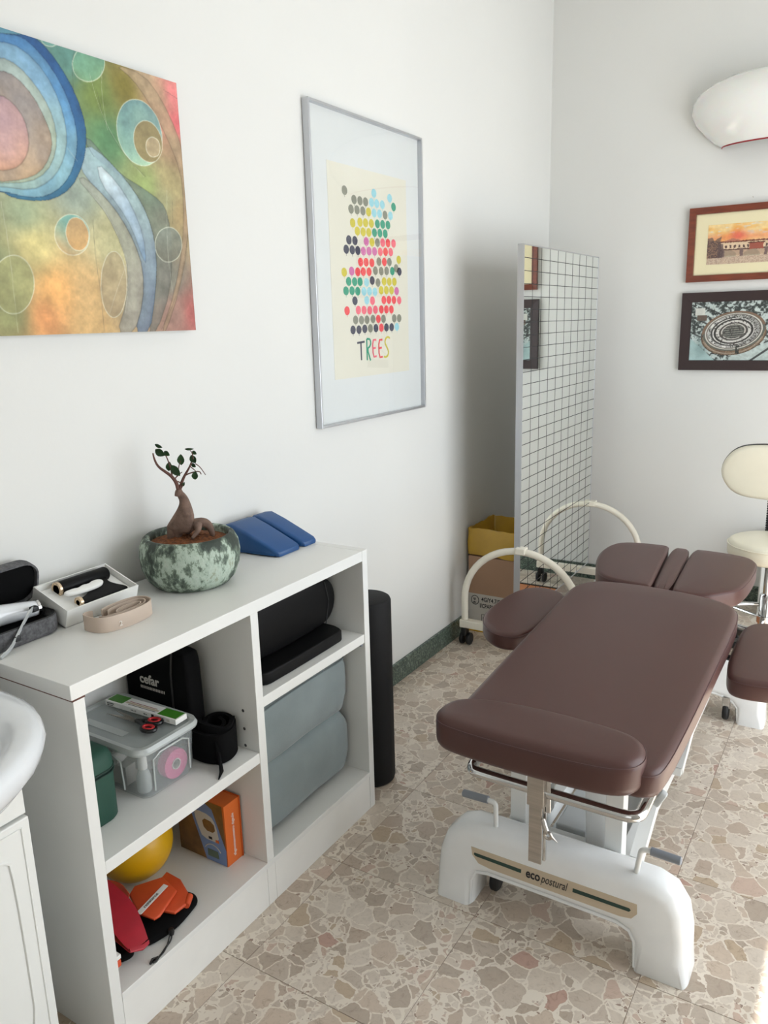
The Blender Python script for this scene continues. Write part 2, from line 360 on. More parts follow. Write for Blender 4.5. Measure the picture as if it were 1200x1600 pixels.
def text(name, s, size, pos, xd, yd, m, parent, sx=1.0, shear=0.0, bold=0.0, align='LEFT', space=1.0):
    cu = bpy.data.curves.new(name, 'FONT'); cu.body = s; cu.size = size; cu.extrude = 0.0002; cu.shear = shear; cu.offset = bold; cu.align_x = align; cu.space_character = space; cu.resolution_u = 3
    ob = bpy.data.objects.new(name, cu); COL.objects.link(ob)
    dg = bpy.context.evaluated_depsgraph_get(); me = bpy.data.meshes.new_from_object(ob.evaluated_get(dg))
    bpy.data.objects.remove(ob); bm = bmesh.new(); bm.from_mesh(me); bpy.data.meshes.remove(me)
    X = Vector(xd).normalized() * sx; Y = Vector(yd).normalized(); Z = X.cross(Y).normalized(); p = Vector(pos)
    xform(bm, Matrix(((X.x, Y.x, Z.x, p.x), (X.y, Y.y, Z.y, p.y), (X.z, Y.z, Z.z, p.z), (0, 0, 0, 1))))
    return mk(name, bm, m, parent)
def copy_thing(root, delta, label, group=None):
    r = root.copy(); COL.objects.link(r); r.location = Vector(root.location) + Vector(delta); r['label'] = label
    if group: r['group'] = group
    for ch in list(root.children):
        c = ch.copy(); COL.objects.link(c); c.parent = r
        for g in list(ch.children):
            d = g.copy(); COL.objects.link(d); d.parent = c
    return r
def rrect(x0, x1, y0, y1, r, n=5):
    out = []
    for cx, cy, a in ((x1 - r, y1 - r, 0), (x0 + r, y1 - r, 90), (x0 + r, y0 + r, 180), (x1 - r, y0 + r, 270)):
        for k in range(n + 1):
            t = math.radians(a + 90 * k / n); out.append((cx + r * math.cos(t), cy + r * math.sin(t)))
    return out
# ------------------------------------------------------------------ room shell
def wallbox(name, *a, m='wall'): return struct(mk(name, B(*a), m))
wallbox('wall_left', -0.15, 0.0, ROOM_Y0, ROOM_Y1, 0, ROOM_H)
wallbox('wall_far', -0.15, ROOM_X + 0.15, ROOM_Y1, ROOM_Y1 + 0.15, 0, ROOM_H)
wallbox('wall_back', -0.15, ROOM_X + 0.15, ROOM_Y0 - 0.15, ROOM_Y0, 0, ROOM_H)
bm = bmesh.new()
box(bm, ROOM_X, ROOM_X + 0.15, ROOM_Y0, WIN_Y0, 0, ROOM_H); box(bm, ROOM_X, ROOM_X + 0.15, WIN_Y1, ROOM_Y1, 0, ROOM_H)
box(bm, ROOM_X, ROOM_X + 0.15, WIN_Y0, WIN_Y1, 0, WIN_Z0); box(bm, ROOM_X, ROOM_X + 0.15, WIN_Y0, WIN_Y1, WIN_Z1, ROOM_H)
struct(mk('wall_right', bm, 'wall'))
wallbox('ceiling', -0.15, ROOM_X + 0.15, ROOM_Y0 - 0.15, ROOM_Y1 + 0.15, ROOM_H, ROOM_H + 0.1, m='ceiling')
win = struct(mk('window_1', (lambda bm: (box(bm, ROOM_X + .03, ROOM_X + .09, WIN_Y0, WIN_Y0 + .06, WIN_Z0, WIN_Z1), box(bm, ROOM_X + .03, ROOM_X + .09, WIN_Y1 - .06, WIN_Y1, WIN_Z0, WIN_Z1), box(bm, ROOM_X + .03, ROOM_X + .09, WIN_Y0 + .06, WIN_Y1 - .06, WIN_Z1 - .06, WIN_Z1), box(bm, ROOM_X + .03, ROOM_X + .09, WIN_Y0 + .06, WIN_Y1 - .06, WIN_Z0, WIN_Z0 + .06), box(bm, ROOM_X + .03, ROOM_X + .09, 1.98, 2.04, WIN_Z0 + .06, WIN_Z1 - .06), bm)[-1])(bmesh.new()), 'lacquer'))
floor = struct(mk('floor', B(-0.15, ROOM_X + 0.15, ROOM_Y0 - 0.15, ROOM_Y1 + 0.15, -0.10, -0.0012), 'joint'))
fo = origin_of(floor)
me_full = None
TS, GX, GY = 0.4, 0.8454, 1.5231
for i in range(-3, 9):
    for j in range(-8, 8):
        x0, x1, y0, y1 = GX + i * TS, GX + (i + 1) * TS, GY + j * TS, GY + (j + 1) * TS
        cx0, cx1, cy0, cy1 = max(x0, 0), min(x1, ROOM_X), max(y0, ROOM_Y0), min(y1, ROOM_Y1)
        if cx1 - cx0 < .01 or cy1 - cy0 < .01: continue
        full = cx1 - cx0 > TS - 1e-4 and cy1 - cy0 > TS - 1e-4; g = 0.0007
        if full and me_full is not None:
            o = bpy.data.objects.new('tile', me_full); COL.objects.link(o)
        else:
            b = bmesh.new(); box(b, cx0 + g, cx1 - g, cy0 + g, cy1 - g, -0.008, 0.0, 0.0004, seg=1)
            c = Vector(((cx0 + cx1) / 2, (cy0 + cy1) / 2, 0)); bmesh.ops.translate(b, verts=b.verts, vec=-c)
            me = bpy.data.meshes.new('tile'); b.to_mesh(me); b.free(); me.materials.append(M['terrazzo'])
            o = bpy.data.objects.new('tile', me); COL.objects.link(o)
            if full: me_full = me
        o.parent = floor; o.location = Vector(((cx0 + cx1) / 2, (cy0 + cy1) / 2, 0)) - fo
for nm, a in (('baseboard_left', (0, .013, 0.0, ROOM_Y1, 0, .085)), ('baseboard_far', (.013, ROOM_X, ROOM_Y1 - .013, ROOM_Y1, 0, .085)), ('baseboard_right', (ROOM_X - .013, ROOM_X, WIN_Y1, ROOM_Y1 - .013, 0, .085))):
    struct(mk(nm, B(*a, .0015), 'marble'))
# ------------------------------------------------------------------ numpy painting
def hexlin(a): 
    a = np.asarray(a, float) / 255; return np.where(a <= .04045, a / 12.92, ((a + .055) / 1.055) ** 2.4)
def vnoise(x, y, sc, seed):
    rs = np.random.RandomState(seed); g = rs.rand(64, 64); u, v = x * sc, y * sc; iu, iv = np.floor(u).astype(int), np.floor(v).astype(int); fu, fv = u - iu, v - iv
    fu, fv = fu * fu * (3 - 2 * fu), fv * fv * (3 - 2 * fv); G = lambda a, b: g[a % 64, b % 64]
    return (G(iu, iv) * (1 - fu) + G(iu + 1, iv) * fu) * (1 - fv) + (G(iu, iv + 1) * (1 - fu) + G(iu + 1, iv + 1) * fu) * fv
def picture_grid(name, W, H, nx, ny, paint, place, m, parent, thick=None):
    """flat grid W x H with colours from paint(s, t); place(s, t) -> world"""
    s, t = np.meshgrid(np.linspace(0, W, nx), np.linspace(0, H, ny), indexing='ij'); c = paint(s, t)
    co = np.array(place(s, t)); co = np.moveaxis(co, 0, -1).reshape(-1, 3)
    org = np.array(origin_of(parent)); co = co - org
    idx = np.arange(nx * ny).reshape(nx, ny); f = np.stack([idx[:-1, :-1], idx[1:, :-1], idx[1:, 1:], idx[:-1, 1:]], -1).reshape(-1, 4)
    me = bpy.data.meshes.new(name); me.vertices.add(len(co)); me.vertices.foreach_set('co', co.ravel())
    me.loops.add(f.size); me.loops.foreach_set('vertex_index', f.ravel()); me.polygons.add(len(f)); me.polygons.foreach_set('loop_start', np.arange(len(f)) * 4); me.polygons.foreach_set('loop_total', np.full(len(f), 4))
    me.update(calc_edges=True); a = me.color_attributes.new('Col', 'FLOAT_COLOR', 'POINT')
    rgba_ = np.concatenate([hexlin(np.clip(c.reshape(-1, 3), 0, 255)), np.ones((len(co), 1))], 1); a.data.foreach_set('color', rgba_.ravel().astype(np.float32))
    me.materials.append(M[m]); o = bpy.data.objects.new(name, me); COL.objects.link(o); o.parent = parent; return o
def inpoly(s, t, P):
    r = np.zeros(s.shape, bool); k = len(P)
    for i in range(k):
        (x1, y1), (x2, y2) = P[i], P[(i + 1) % k]
        if y1 == y2: continue
        r ^= ((y1 > t) != (y2 > t)) & (s < (x2 - x1) * (t - y1) / (y2 - y1) + x1)
    return r
def dline(s, t, P, closed=False):
    d = np.full(s.shape, 9.0); k = len(P)
    for i in range(k if closed else k - 1):
        (x1, y1), (x2, y2) = P[i], P[(i + 1) % k]; dx, dy = x2 - x1, y2 - y1; q = np.clip(((s - x1) * dx + (t - y1) * dy) / (dx * dx + dy * dy + 1e-12), 0, 1)
        d = np.minimum(d, np.hypot(s - x1 - q * dx, t - y1 - q * dy))
    return d
CTRL=[ (0.432,0.577,90,145,165),(0.403,0.39,200,160,150),(0.431,0.246,150,165,130),(0.381,0.045,140,145,95),(0.448,0.181,215,200,130),(0.489,0.091,240,175,100),(0.453,0.035,225,150,90),(0.577,0.093,215,175,115),(0.567,0.019,210,170,110),(0.565,0.304,150,165,150),(0.585,0.574,90,140,130),(0.652,0.514,115,135,65),(0.738,0.55,125,115,45),(0.671,0.426,90,140,95),(0.771,0.338,150,170,100),(0.851,0.353,175,160,110),(0.877,0.444,165,140,105),(0.847,0.554,175,150,115),(0.795,0.586,190,165,130),(0.874,0.287,170,145,100),(0.831,0.309,150,150,110),(0.824,0.124,125,125,110),(0.845,0.042,160,125,110),(0.888,0.042,185,95,90),(0.876,0.56,235,120,125),(0.89,0.492,235,105,112),(0.653,0.194,195,190,140),(0.364,0.133,130,140,100),(0.679,0.094,170,155,120) ]
PG=[
((112,135,122),(120,115,105),[(0.613,0.425),(0.659,0.386),(0.699,0.354),(0.763,0.332),(0.817,0.308),(0.835,0.279),(0.841,0.205),(0.821,0.097),(0.764,-0.003),(0.735,-0.003),(0.773,0.096),(0.786,0.176),(0.78,0.243),(0.753,0.301),(0.711,0.346),(0.657,0.367),(0.609,0.397)]),
((180,155,120),(165,135,105),[(0.711,0.588),(0.795,0.586),(0.845,0.544),(0.888,0.477),(0.907,0.412),(0.906,0.317),(0.894,0.208),(0.851,0.097),(0.794,-0.004),(0.779,-0.004),(0.836,0.097),(0.876,0.207),(0.892,0.316),(0.889,0.389),(0.85,0.465),(0.802,0.53),(0.76,0.569)]),
((165,170,155),(150,148,138),[(0.598,0.336),(0.648,0.3),(0.687,0.26),(0.72,0.208),(0.74,0.147),(0.73,0.069),(0.693,-0.004),(0.64,-0.003),(0.679,0.069),(0.693,0.146),(0.682,0.195),(0.649,0.261),(0.606,0.304),(0.577,0.329)]),
((160,190,205),(90,112,140),[(0.611,0.407),(0.659,0.386),(0.711,0.346),(0.753,0.301),(0.78,0.243),(0.786,0.176),(0.773,0.096),(0.742,-0.005),(0.693,-0.004),(0.73,0.069),(0.74,0.147),(0.72,0.208),(0.687,0.26),(0.648,0.3),(0.598,0.336),(0.585,0.366)]),
((205,222,225),(120,150,180),[(0.633,0.373),(0.684,0.338),(0.724,0.288),(0.75,0.225),(0.752,0.158),(0.74,0.173),(0.717,0.238),(0.684,0.284),(0.639,0.327)]),
((35,85,150),(45,110,150),[(0.293,0.542),(0.48,0.59),(0.518,0.591),(0.561,0.556),(0.598,0.503),(0.615,0.444),(0.61,0.402),(0.595,0.359),(0.559,0.308),(0.51,0.28),(0.466,0.272),(0.415,0.272),(0.387,0.284),(0.251,0.276)]),
((80,140,195),(140,185,195),[(0.295,0.553),(0.462,0.585),(0.496,0.58),(0.543,0.543),(0.574,0.494),(0.589,0.439),(0.586,0.394),(0.567,0.346),(0.537,0.31),(0.495,0.285),(0.451,0.277),(0.387,0.284),(0.251,0.276)]),
((130,175,205),(160,190,180),[(0.291,0.53),(0.43,0.565),(0.478,0.563),(0.525,0.531),(0.553,0.481),(0.563,0.43),(0.558,0.389),(0.536,0.346),(0.505,0.315),(0.459,0.292),(0.388,0.292),(0.251,0.28)]),
((165,180,170),(175,190,160),[(0.287,0.503),(0.425,0.536),(0.463,0.529),(0.499,0.5),(0.526,0.463),(0.537,0.421),(0.53,0.376),(0.502,0.333),(0.456,0.307),(0.389,0.298),(0.252,0.282)]),
((135,130,135),(205,165,125),[(0.283,0.48),(0.422,0.511),(0.455,0.507),(0.491,0.477),(0.512,0.439),(0.525,0.402),(0.514,0.365),(0.485,0.33),(0.443,0.311),(0.39,0.3),(0.252,0.283)]),
((175,145,160),(225,165,130),[(0.278,0.445),(0.415,0.466),(0.442,0.455),(0.463,0.43),(0.469,0.393),(0.46,0.361),(0.437,0.335),(0.408,0.324),(0.393,0.322),(0.299,0.31)]),
((95,160,145),(125,165,120),[(0.684,0.582),(0.681,0.573),(0.677,0.565),(0.671,0.557),(0.663,0.549),(0.654,0.543),(0.644,0.538),(0.634,0.535),(0.625,0.534),(0.616,0.535),(0.608,0.537),(0.602,0.541),(0.598,0.547),(0.596,0.554),(0.596,0.562),(0.599,0.57),(0.603,0.578),(0.609,0.586),(0.616,0.594),(0.625,0.6),(0.634,0.605),(0.644,0.608),(0.654,0.61),(0.663,0.609),(0.671,0.607),(0.677,0.603),(0.681,0.597),(0.684,0.59)]),
((95,140,150),(165,205,175),[(0.835,0.478),(0.838,0.462),(0.836,0.445),(0.831,0.429),(0.823,0.414),(0.811,0.401),(0.798,0.392),(0.783,0.385),(0.767,0.382),(0.752,0.383),(0.737,0.387),(0.725,0.395),(0.714,0.405),(0.706,0.418),(0.701,0.433),(0.7,0.448),(0.701,0.464),(0.706,0.479),(0.714,0.493),(0.724,0.506),(0.737,0.516),(0.751,0.523),(0.766,0.526),(0.781,0.527),(0.796,0.523),(0.809,0.516),(0.821,0.506),(0.83,0.493)]),
((150,130,85),(145,125,80),[(0.835,0.454),(0.836,0.444),(0.835,0.433),(0.832,0.423),(0.826,0.414),(0.819,0.406),(0.811,0.399),(0.801,0.395),(0.791,0.393),(0.781,0.394),(0.772,0.396),(0.763,0.401),(0.756,0.408),(0.751,0.416),(0.748,0.425),(0.747,0.435),(0.748,0.445),(0.751,0.455),(0.756,0.464),(0.763,0.472),(0.771,0.478),(0.78,0.483),(0.79,0.485),(0.8,0.485),(0.809,0.483),(0.818,0.478),(0.825,0.472),(0.831,0.463)]),
((175,155,120),(185,165,125),[(0.828,0.436),(0.828,0.431),(0.827,0.426),(0.825,0.421),(0.822,0.416),(0.818,0.412),(0.813,0.41),(0.808,0.408),(0.803,0.407),(0.798,0.407),(0.793,0.408),(0.789,0.411),(0.786,0.414),(0.784,0.418),(0.783,0.423),(0.783,0.428),(0.784,0.433),(0.786,0.438),(0.789,0.442),(0.793,0.446),(0.798,0.449),(0.802,0.451),(0.808,0.452),(0.813,0.451),(0.817,0.45),(0.822,0.448),(0.825,0.444),(0.827,0.44)]),
((120,178,165),(200,165,115),[(0.594,0.221),(0.593,0.211),(0.59,0.202),(0.586,0.192),(0.579,0.184),(0.57,0.177),(0.561,0.172),(0.55,0.169),(0.54,0.168),(0.53,0.169),(0.521,0.173),(0.514,0.178),(0.508,0.185),(0.504,0.193),(0.502,0.202),(0.503,0.211),(0.505,0.221),(0.51,0.23),(0.516,0.238),(0.524,0.244),(0.534,0.25),(0.544,0.253),(0.554,0.254),(0.564,0.253),(0.573,0.25),(0.581,0.245),(0.587,0.239),(0.592,0.23)]),
((205,160,105),(215,165,100),[(0.591,0.22),(0.591,0.212),(0.589,0.204),(0.586,0.197),(0.582,0.19),(0.576,0.185),(0.57,0.181),(0.563,0.179),(0.557,0.179),(0.55,0.18),(0.544,0.183),(0.539,0.188),(0.535,0.193),(0.533,0.2),(0.531,0.208),(0.531,0.215),(0.533,0.223),(0.536,0.23),(0.54,0.236),(0.545,0.242),(0.551,0.246),(0.558,0.248),(0.564,0.249),(0.571,0.247),(0.577,0.245),(0.582,0.24),(0.586,0.234),(0.589,0.228)]),
((130,138,125),(115,115,100),[(0.874,0.211),(0.872,0.202),(0.867,0.193),(0.861,0.184),(0.853,0.177),(0.843,0.172),(0.833,0.168),(0.823,0.167),(0.813,0.167),(0.804,0.17),(0.797,0.175),(0.79,0.181),(0.786,0.188),(0.784,0.197),(0.784,0.206),(0.786,0.215),(0.791,0.224),(0.797,0.232),(0.804,0.239),(0.813,0.244),(0.823,0.248),(0.833,0.25),(0.843,0.25),(0.852,0.248),(0.86,0.243),(0.867,0.237),(0.871,0.23),(0.874,0.221)]),
((165,165,110),(160,160,105),[(0.438,0.104),(0.435,0.09),(0.429,0.078),(0.422,0.066),(0.413,0.057),(0.402,0.049),(0.392,0.045),(0.381,0.044),(0.371,0.045),(0.361,0.05),(0.354,0.057),(0.348,0.066),(0.344,0.077),(0.343,0.089),(0.343,0.102),(0.347,0.114),(0.352,0.127),(0.359,0.138),(0.367,0.147),(0.377,0.154),(0.388,0.159),(0.398,0.161),(0.409,0.16),(0.418,0.156),(0.426,0.15),(0.433,0.141),(0.437,0.13),(0.439,0.117)]),
((178,162,122),(165,145,110),[(0.685,0.11),(0.682,0.093),(0.677,0.077),(0.67,0.062),(0.663,0.05),(0.654,0.041),(0.645,0.036),(0.637,0.034),(0.629,0.036),(0.622,0.042),(0.616,0.05),(0.611,0.062),(0.609,0.076),(0.608,0.092),(0.61,0.108),(0.613,0.124),(0.617,0.14),(0.624,0.154),(0.631,0.166),(0.639,0.175),(0.648,0.181),(0.656,0.183),(0.664,0.182),(0.672,0.176),(0.678,0.168),(0.682,0.156),(0.685,0.142),(0.686,0.127)]),
((110,165,155),(110,160,150),[(0.571,0.605),(0.57,0.601),(0.568,0.597),(0.565,0.593),(0.561,0.59),(0.556,0.587),(0.551,0.584),(0.546,0.583),(0.54,0.582),(0.536,0.582),(0.532,0.583),(0.528,0.584),(0.526,0.587),(0.525,0.59),(0.525,0.593),(0.526,0.597),(0.528,0.601),(0.531,0.605),(0.535,0.608),(0.54,0.611),(0.545,0.614),(0.55,0.616),(0.555,0.617),(0.56,0.617),(0.564,0.616),(0.568,0.614),(0.57,0.612),(0.571,0.609)]),
]
LNS=[ [(0.386,0.263),(0.391,0.177),(0.388,0.089),(0.386,0.006)],[(0.607,0.248),(0.602,0.166),(0.608,0.093),(0.605,0.003)],[(0.639,0.552),(0.655,0.487),(0.695,0.42),(0.767,0.358)],[(0.653,0.523),(0.668,0.453),(0.718,0.395),(0.774,0.359)],[(0.838,0.336),(0.822,0.204),(0.828,0.097)],[(0.898,0.236),(0.851,0.097),(0.78,0.004)],[(0.559,0.39),(0.582,0.366)],[(0.854,0.312),(0.848,0.259)],[(0.69,0.156),(0.652,0.094),(0.626,0.043)],[(0.604,0.587),(0.594,0.555),(0.592,0.502)],[(0.675,0.573),(0.666,0.517),(0.673,0.445)],[(0.855,0.565),(0.898,0.554)],[(0.606,0.304),(0.644,0.271),(0.685,0.196),(0.692,0.12),(0.672,0.043)],[(0.611,0.407),(0.628,0.382)] ]

def paint_canvas(s, t):
    c = np.zeros(s.shape + (3,)); wsum = np.zeros(s.shape)
    for (a, b, r, g, bb) in CTRL:
        wt = 1.0 / (((s - a) ** 2 + (t - b) ** 2) + 0.0006) ** 1.6; wsum += wt; c += wt[..., None] * np.array([r, g, bb])
    c /= wsum[..., None]
    for k, (ca, cb, P) in enumerate(PG):
        P2 = smooth_pts(P, 1); m_ = inpoly(s, t, P2); ys = [p[1] for p in P2]; q = np.clip((max(ys) - t) / (max(ys) - min(ys) + 1e-9), 0, 1)
        q = np.clip(q + (vnoise(s, t, 22, 40 + k) - .5) * .5, 0, 1); col = np.array(ca) * (1 - q[..., None]) + np.array(cb) * q[..., None]
        al = (0.9 if k > 3 else 0.78) * m_; c = c * (1 - al[..., None]) + col * al[..., None]
        d = dline(s, t, P2, True); lw = 0.0016
        if k >= len(PG) - 10: e = np.clip(1 - (d / lw) ** 2, 0, 1) * .6; c = c * (1 - e[..., None]) + np.array([222, 224, 200]) * e[..., None]
        else:
            e = np.clip(1 - d / .0022, 0, 1) * .32; c *= (1 - e[..., None] * .6)
            e = np.clip(1 - d / .012, 0, 1) * m_ * .07; c *= (1 - e[..., None])
    for k, P in enumerate(LNS):
        d = dline(s, t, smooth_pts(P, 2, False)); e = np.clip(1 - d / .0012, 0, 1) * .4; c = c * (1 - e[..., None]) + np.array([70, 70, 60] if k % 2 else [215, 215, 195]) * e[..., None]
    c = c * .92 + c.mean(-1, keepdims=True) * .12; n = vnoise(s, t, 30, 5) * .5 + vnoise(s, t, 90, 6) * .3 + vnoise(s, t, 240, 7) * .2; c *= (0.86 + 0.28 * n)[..., None]
    return c
cv = thing('canvas_painting', 'unframed canvas painted with blue, green and orange swirling circles on the left wall', 'painting', (0.0, 1.1, 1.433))
mk('canvas_body', B(.002, .0285, .65, 1.5485, 1.433, 2.0223, .002), M['matboard'], cv)
picture_grid('canvas_front', .8985, .5893, 520, 340, paint_canvas, lambda s, t: (np.full(s.shape, .0300), .65 + s, 1.433 + t), 'canvas', cv)
# painted wrap on the right edge
picture_grid('canvas_side', .0285, .5893, 6, 200, lambda s, t: paint_canvas(np.full(s.shape, .893), t) * .9, lambda s, t: (.0015 + s, np.full(s.shape, 1.5489), 1.433 + t), 'canvas', cv)
# ------------------------------------------------------------------ framed poster
po = thing('framed_poster', 'tall thin silver frame holding a print of coloured dots above the word TREES', 'poster', (0.0, 2.4465, 1.104))
Y0, Y1, Z0, Z1 = 2.0927, 2.8003, 1.104, 2.1038
for (a, b, c, d) in ((Y0, Y0 + .008, Z0, Z1), (Y1 - .008, Y1, Z0, Z1), (Y0 + .008, Y1 - .008, Z0, Z0 + .008), (Y0 + .008, Y1 - .008, Z1 - .008, Z1)):
    mk('frame_rail', B(.002, .026, a, b, c, d, .0012), 'alu', po)
mk('mount', B(.004, .008, Y0 + .008, Y1 - .008, Z0 + .008, Z1 - .008), 'matboard', po)
sh = mk('print_sheet', B(.008, .0086, 2.200, 2.700, 1.255, 1.945), 'sheet', po)
DOTS="g2.296,1.865 b2.477,1.876 b2.582,1.871 t2.608,1.844 g2.351,1.842 g2.387,1.842 g2.422,1.842 b2.460,1.844 b2.494,1.844 b2.531,1.844 g2.331,1.810 g2.367,1.811 g2.403,1.811 y2.439,1.811 b2.475,1.811 b2.511,1.812 g2.548,1.811 b2.585,1.812 y2.338,1.767 y2.383,1.773 y2.418,1.774 y2.455,1.775 t2.495,1.777 t2.530,1.778 t2.566,1.779 y2.365,1.743 y2.401,1.743 y2.437,1.744 t2.474,1.746 t2.510,1.747 t2.546,1.748 k2.312,1.711 k2.348,1.711 p2.419,1.713 y2.456,1.713 g2.492,1.714 c2.527,1.716 r2.563,1.717 c2.602,1.718 k2.294,1.680 k2.330,1.680 k2.364,1.680 p2.399,1.680 p2.435,1.682 p2.471,1.683 c2.509,1.684 r2.545,1.686 c2.581,1.687 r2.379,1.643 r2.414,1.644 r2.451,1.644 g2.498,1.650 r2.535,1.651 g2.570,1.652 y2.637,1.663 y2.277,1.606 p2.322,1.611 r2.359,1.610 r2.394,1.612 r2.431,1.613 g2.473,1.618 g2.512,1.618 g2.549,1.620 t2.589,1.621 g2.617,1.632 k2.640,1.621 t2.302,1.577 t2.338,1.577 t2.372,1.578 b2.413,1.577 k2.450,1.584 g2.488,1.578 y2.530,1.583 y2.566,1.583 y2.602,1.584 t2.284,1.546 t2.320,1.547 t2.355,1.546 b2.395,1.546 b2.430,1.547 b2.466,1.546 y2.508,1.552 y2.544,1.553 y2.580,1.553 p2.617,1.551 k2.336,1.514 b2.411,1.516 c2.448,1.515 r2.525,1.518 r2.560,1.519 r2.596,1.519 c2.634,1.518 r2.286,1.481 c2.355,1.483 c2.391,1.483 c2.428,1.482 c2.466,1.484 r2.506,1.485 r2.541,1.485 r2.576,1.485 g2.336,1.450 g2.373,1.449 g2.408,1.450 g2.448,1.452 r2.484,1.452 g2.519,1.452 g2.595,1.453 g2.631,1.453 k2.318,1.417 k2.355,1.417 k2.392,1.419 g2.429,1.420 k2.466,1.420 r2.503,1.421 k2.538,1.421 k2.575,1.421 b2.613,1.422"
LET= {'k1': [(2.341, 1.372), (2.388, 1.375)], 'k2': [(2.364, 1.374), (2.365, 1.312)], 't1': [(2.402, 1.384), (2.402, 1.31)], 't2': [(2.403, 1.384), (2.423, 1.383), (2.429, 1.371), (2.423, 1.358), (2.404, 1.349), (2.424, 1.308)], 'c1': [(2.465, 1.379), (2.44, 1.379), (2.442, 1.319), (2.465, 1.321)], 'c2': [(2.442, 1.35), (2.46, 1.351)], 'r1': [(2.507, 1.378), (2.482, 1.378), (2.482, 1.316), (2.506, 1.317)], 'r2': [(2.484, 1.349), (2.502, 1.35)], 'y1': [(2.56, 1.382), (2.544, 1.388), (2.528, 1.38), (2.524, 1.366), (2.536, 1.351), (2.548, 1.337), (2.546, 1.322), (2.531, 1.314), (2.515, 1.317)]}
bm = bmesh.new(); keys = 'gbytkprc'
for k, tk in enumerate(DOTS.split()):
    y, z = map(float, tk[1:].split(',')); mi = keys.index(tk[0])
    vs = [bm.verts.new((.0090, y + .0166 * math.cos(2 * math.pi * j / 12 + .1) * (1 + .03 * math.sin(j * 2 + k)), z + .0150 * math.sin(2 * math.pi * j / 12 + .1))) for j in range(12)]
    bm.faces.new(vs).material_index = mi
    vs = [bm.verts.new((.0091, y + a, z + b)) for a, b in ((-.0009, -.013), (.0009, -.013), (.0009, -.021), (-.0009, -.021))]; bm.faces.new(vs).material_index = mi
mk('dot_print', bm, None, sh, mats=['dot_' + k for k in keys])['kind'] = 'stuff'
bm = bmesh.new()
for k, P in LET.items():
    P = P if len(P) == 2 else smooth_pts(P, 1, False); strip(bm, [(.0092, a, b) for a, b in P], .0008, .007, (1, 0, 0), mi=keys.index({'k': 'k', 't': 't', 'c': 'c', 'r': 'r', 'y': 'y'}[k[0]]))
mk('lettering', bm, None, sh, mats=['dot_' + k for k in keys])
mk('glass_pane', quad((.0225, Y0 + .008, Z0 + .008), (.0225, Y1 - .008, Z0 + .008), (.0225, Y1 - .008, Z1 - .008), (.0225, Y0 + .008, Z1 - .008)), 'pane', po)
# ------------------------------------------------------------------ two pictures on the far wall
def wframe(name, label, x0, x1, z0, z1, wd, dp, m, inner, cat='picture'):
    t = thing(name, label, cat, ((x0 + x1) / 2, ROOM_Y1, z0)); yb = ROOM_Y1 - .002; yf = ROOM_Y1 - dp
    bm = bmesh.new()
    def rail(P):  # mitred rail: 4 plan corners, sloping moulding
        a = [bm.verts.new((x, yb, z)) for x, z in P]; k = [bm.verts.new((x, yf + (.004 if i in (2, 3) else 0), z)) for i, (x, z) in enumerate(P)]
        for i in range(4): bm.faces.new((a[i], a[(i + 1) % 4], k[(i + 1) % 4], k[i]))
        bm.faces.new(k); bm.faces.new(list(reversed(a)))
    rails = [[(x0, z0), (x1, z0), (x1 - wd, z0 + wd), (x0 + wd, z0 + wd)], [(x0, z1), (x1, z1), (x1 - wd, z1 - wd), (x0 + wd, z1 - wd)], [(x0, z0), (x0, z1), (x0 + wd, z1 - wd), (x0 + wd, z0 + wd)], [(x1, z0), (x1, z1), (x1 - wd, z1 - wd), (x1 - wd, z0 + wd)]]
    for P in rails: rail(P); mk('frame_rail', bm, m, t); bm = bmesh.new()
    bm.free()
    mk('backing', B(x0 + wd * .5, x1 - wd * .5, yb - .006, yb - .001, z0 + wd * .5, z1 - wd * .5), inner, t)
    return t, yf, yb
p1, yf, yb = wframe('framed_watercolour', 'reddish wood frame with a watercolour of a covered bridge under an orange sky', .7117, 1.262, 1.589, 1.930, .030, .022, 'cherry', 'mount')
AX0, AX1, AZ0, AZ1 = .800, 1.174, 1.667, 1.848
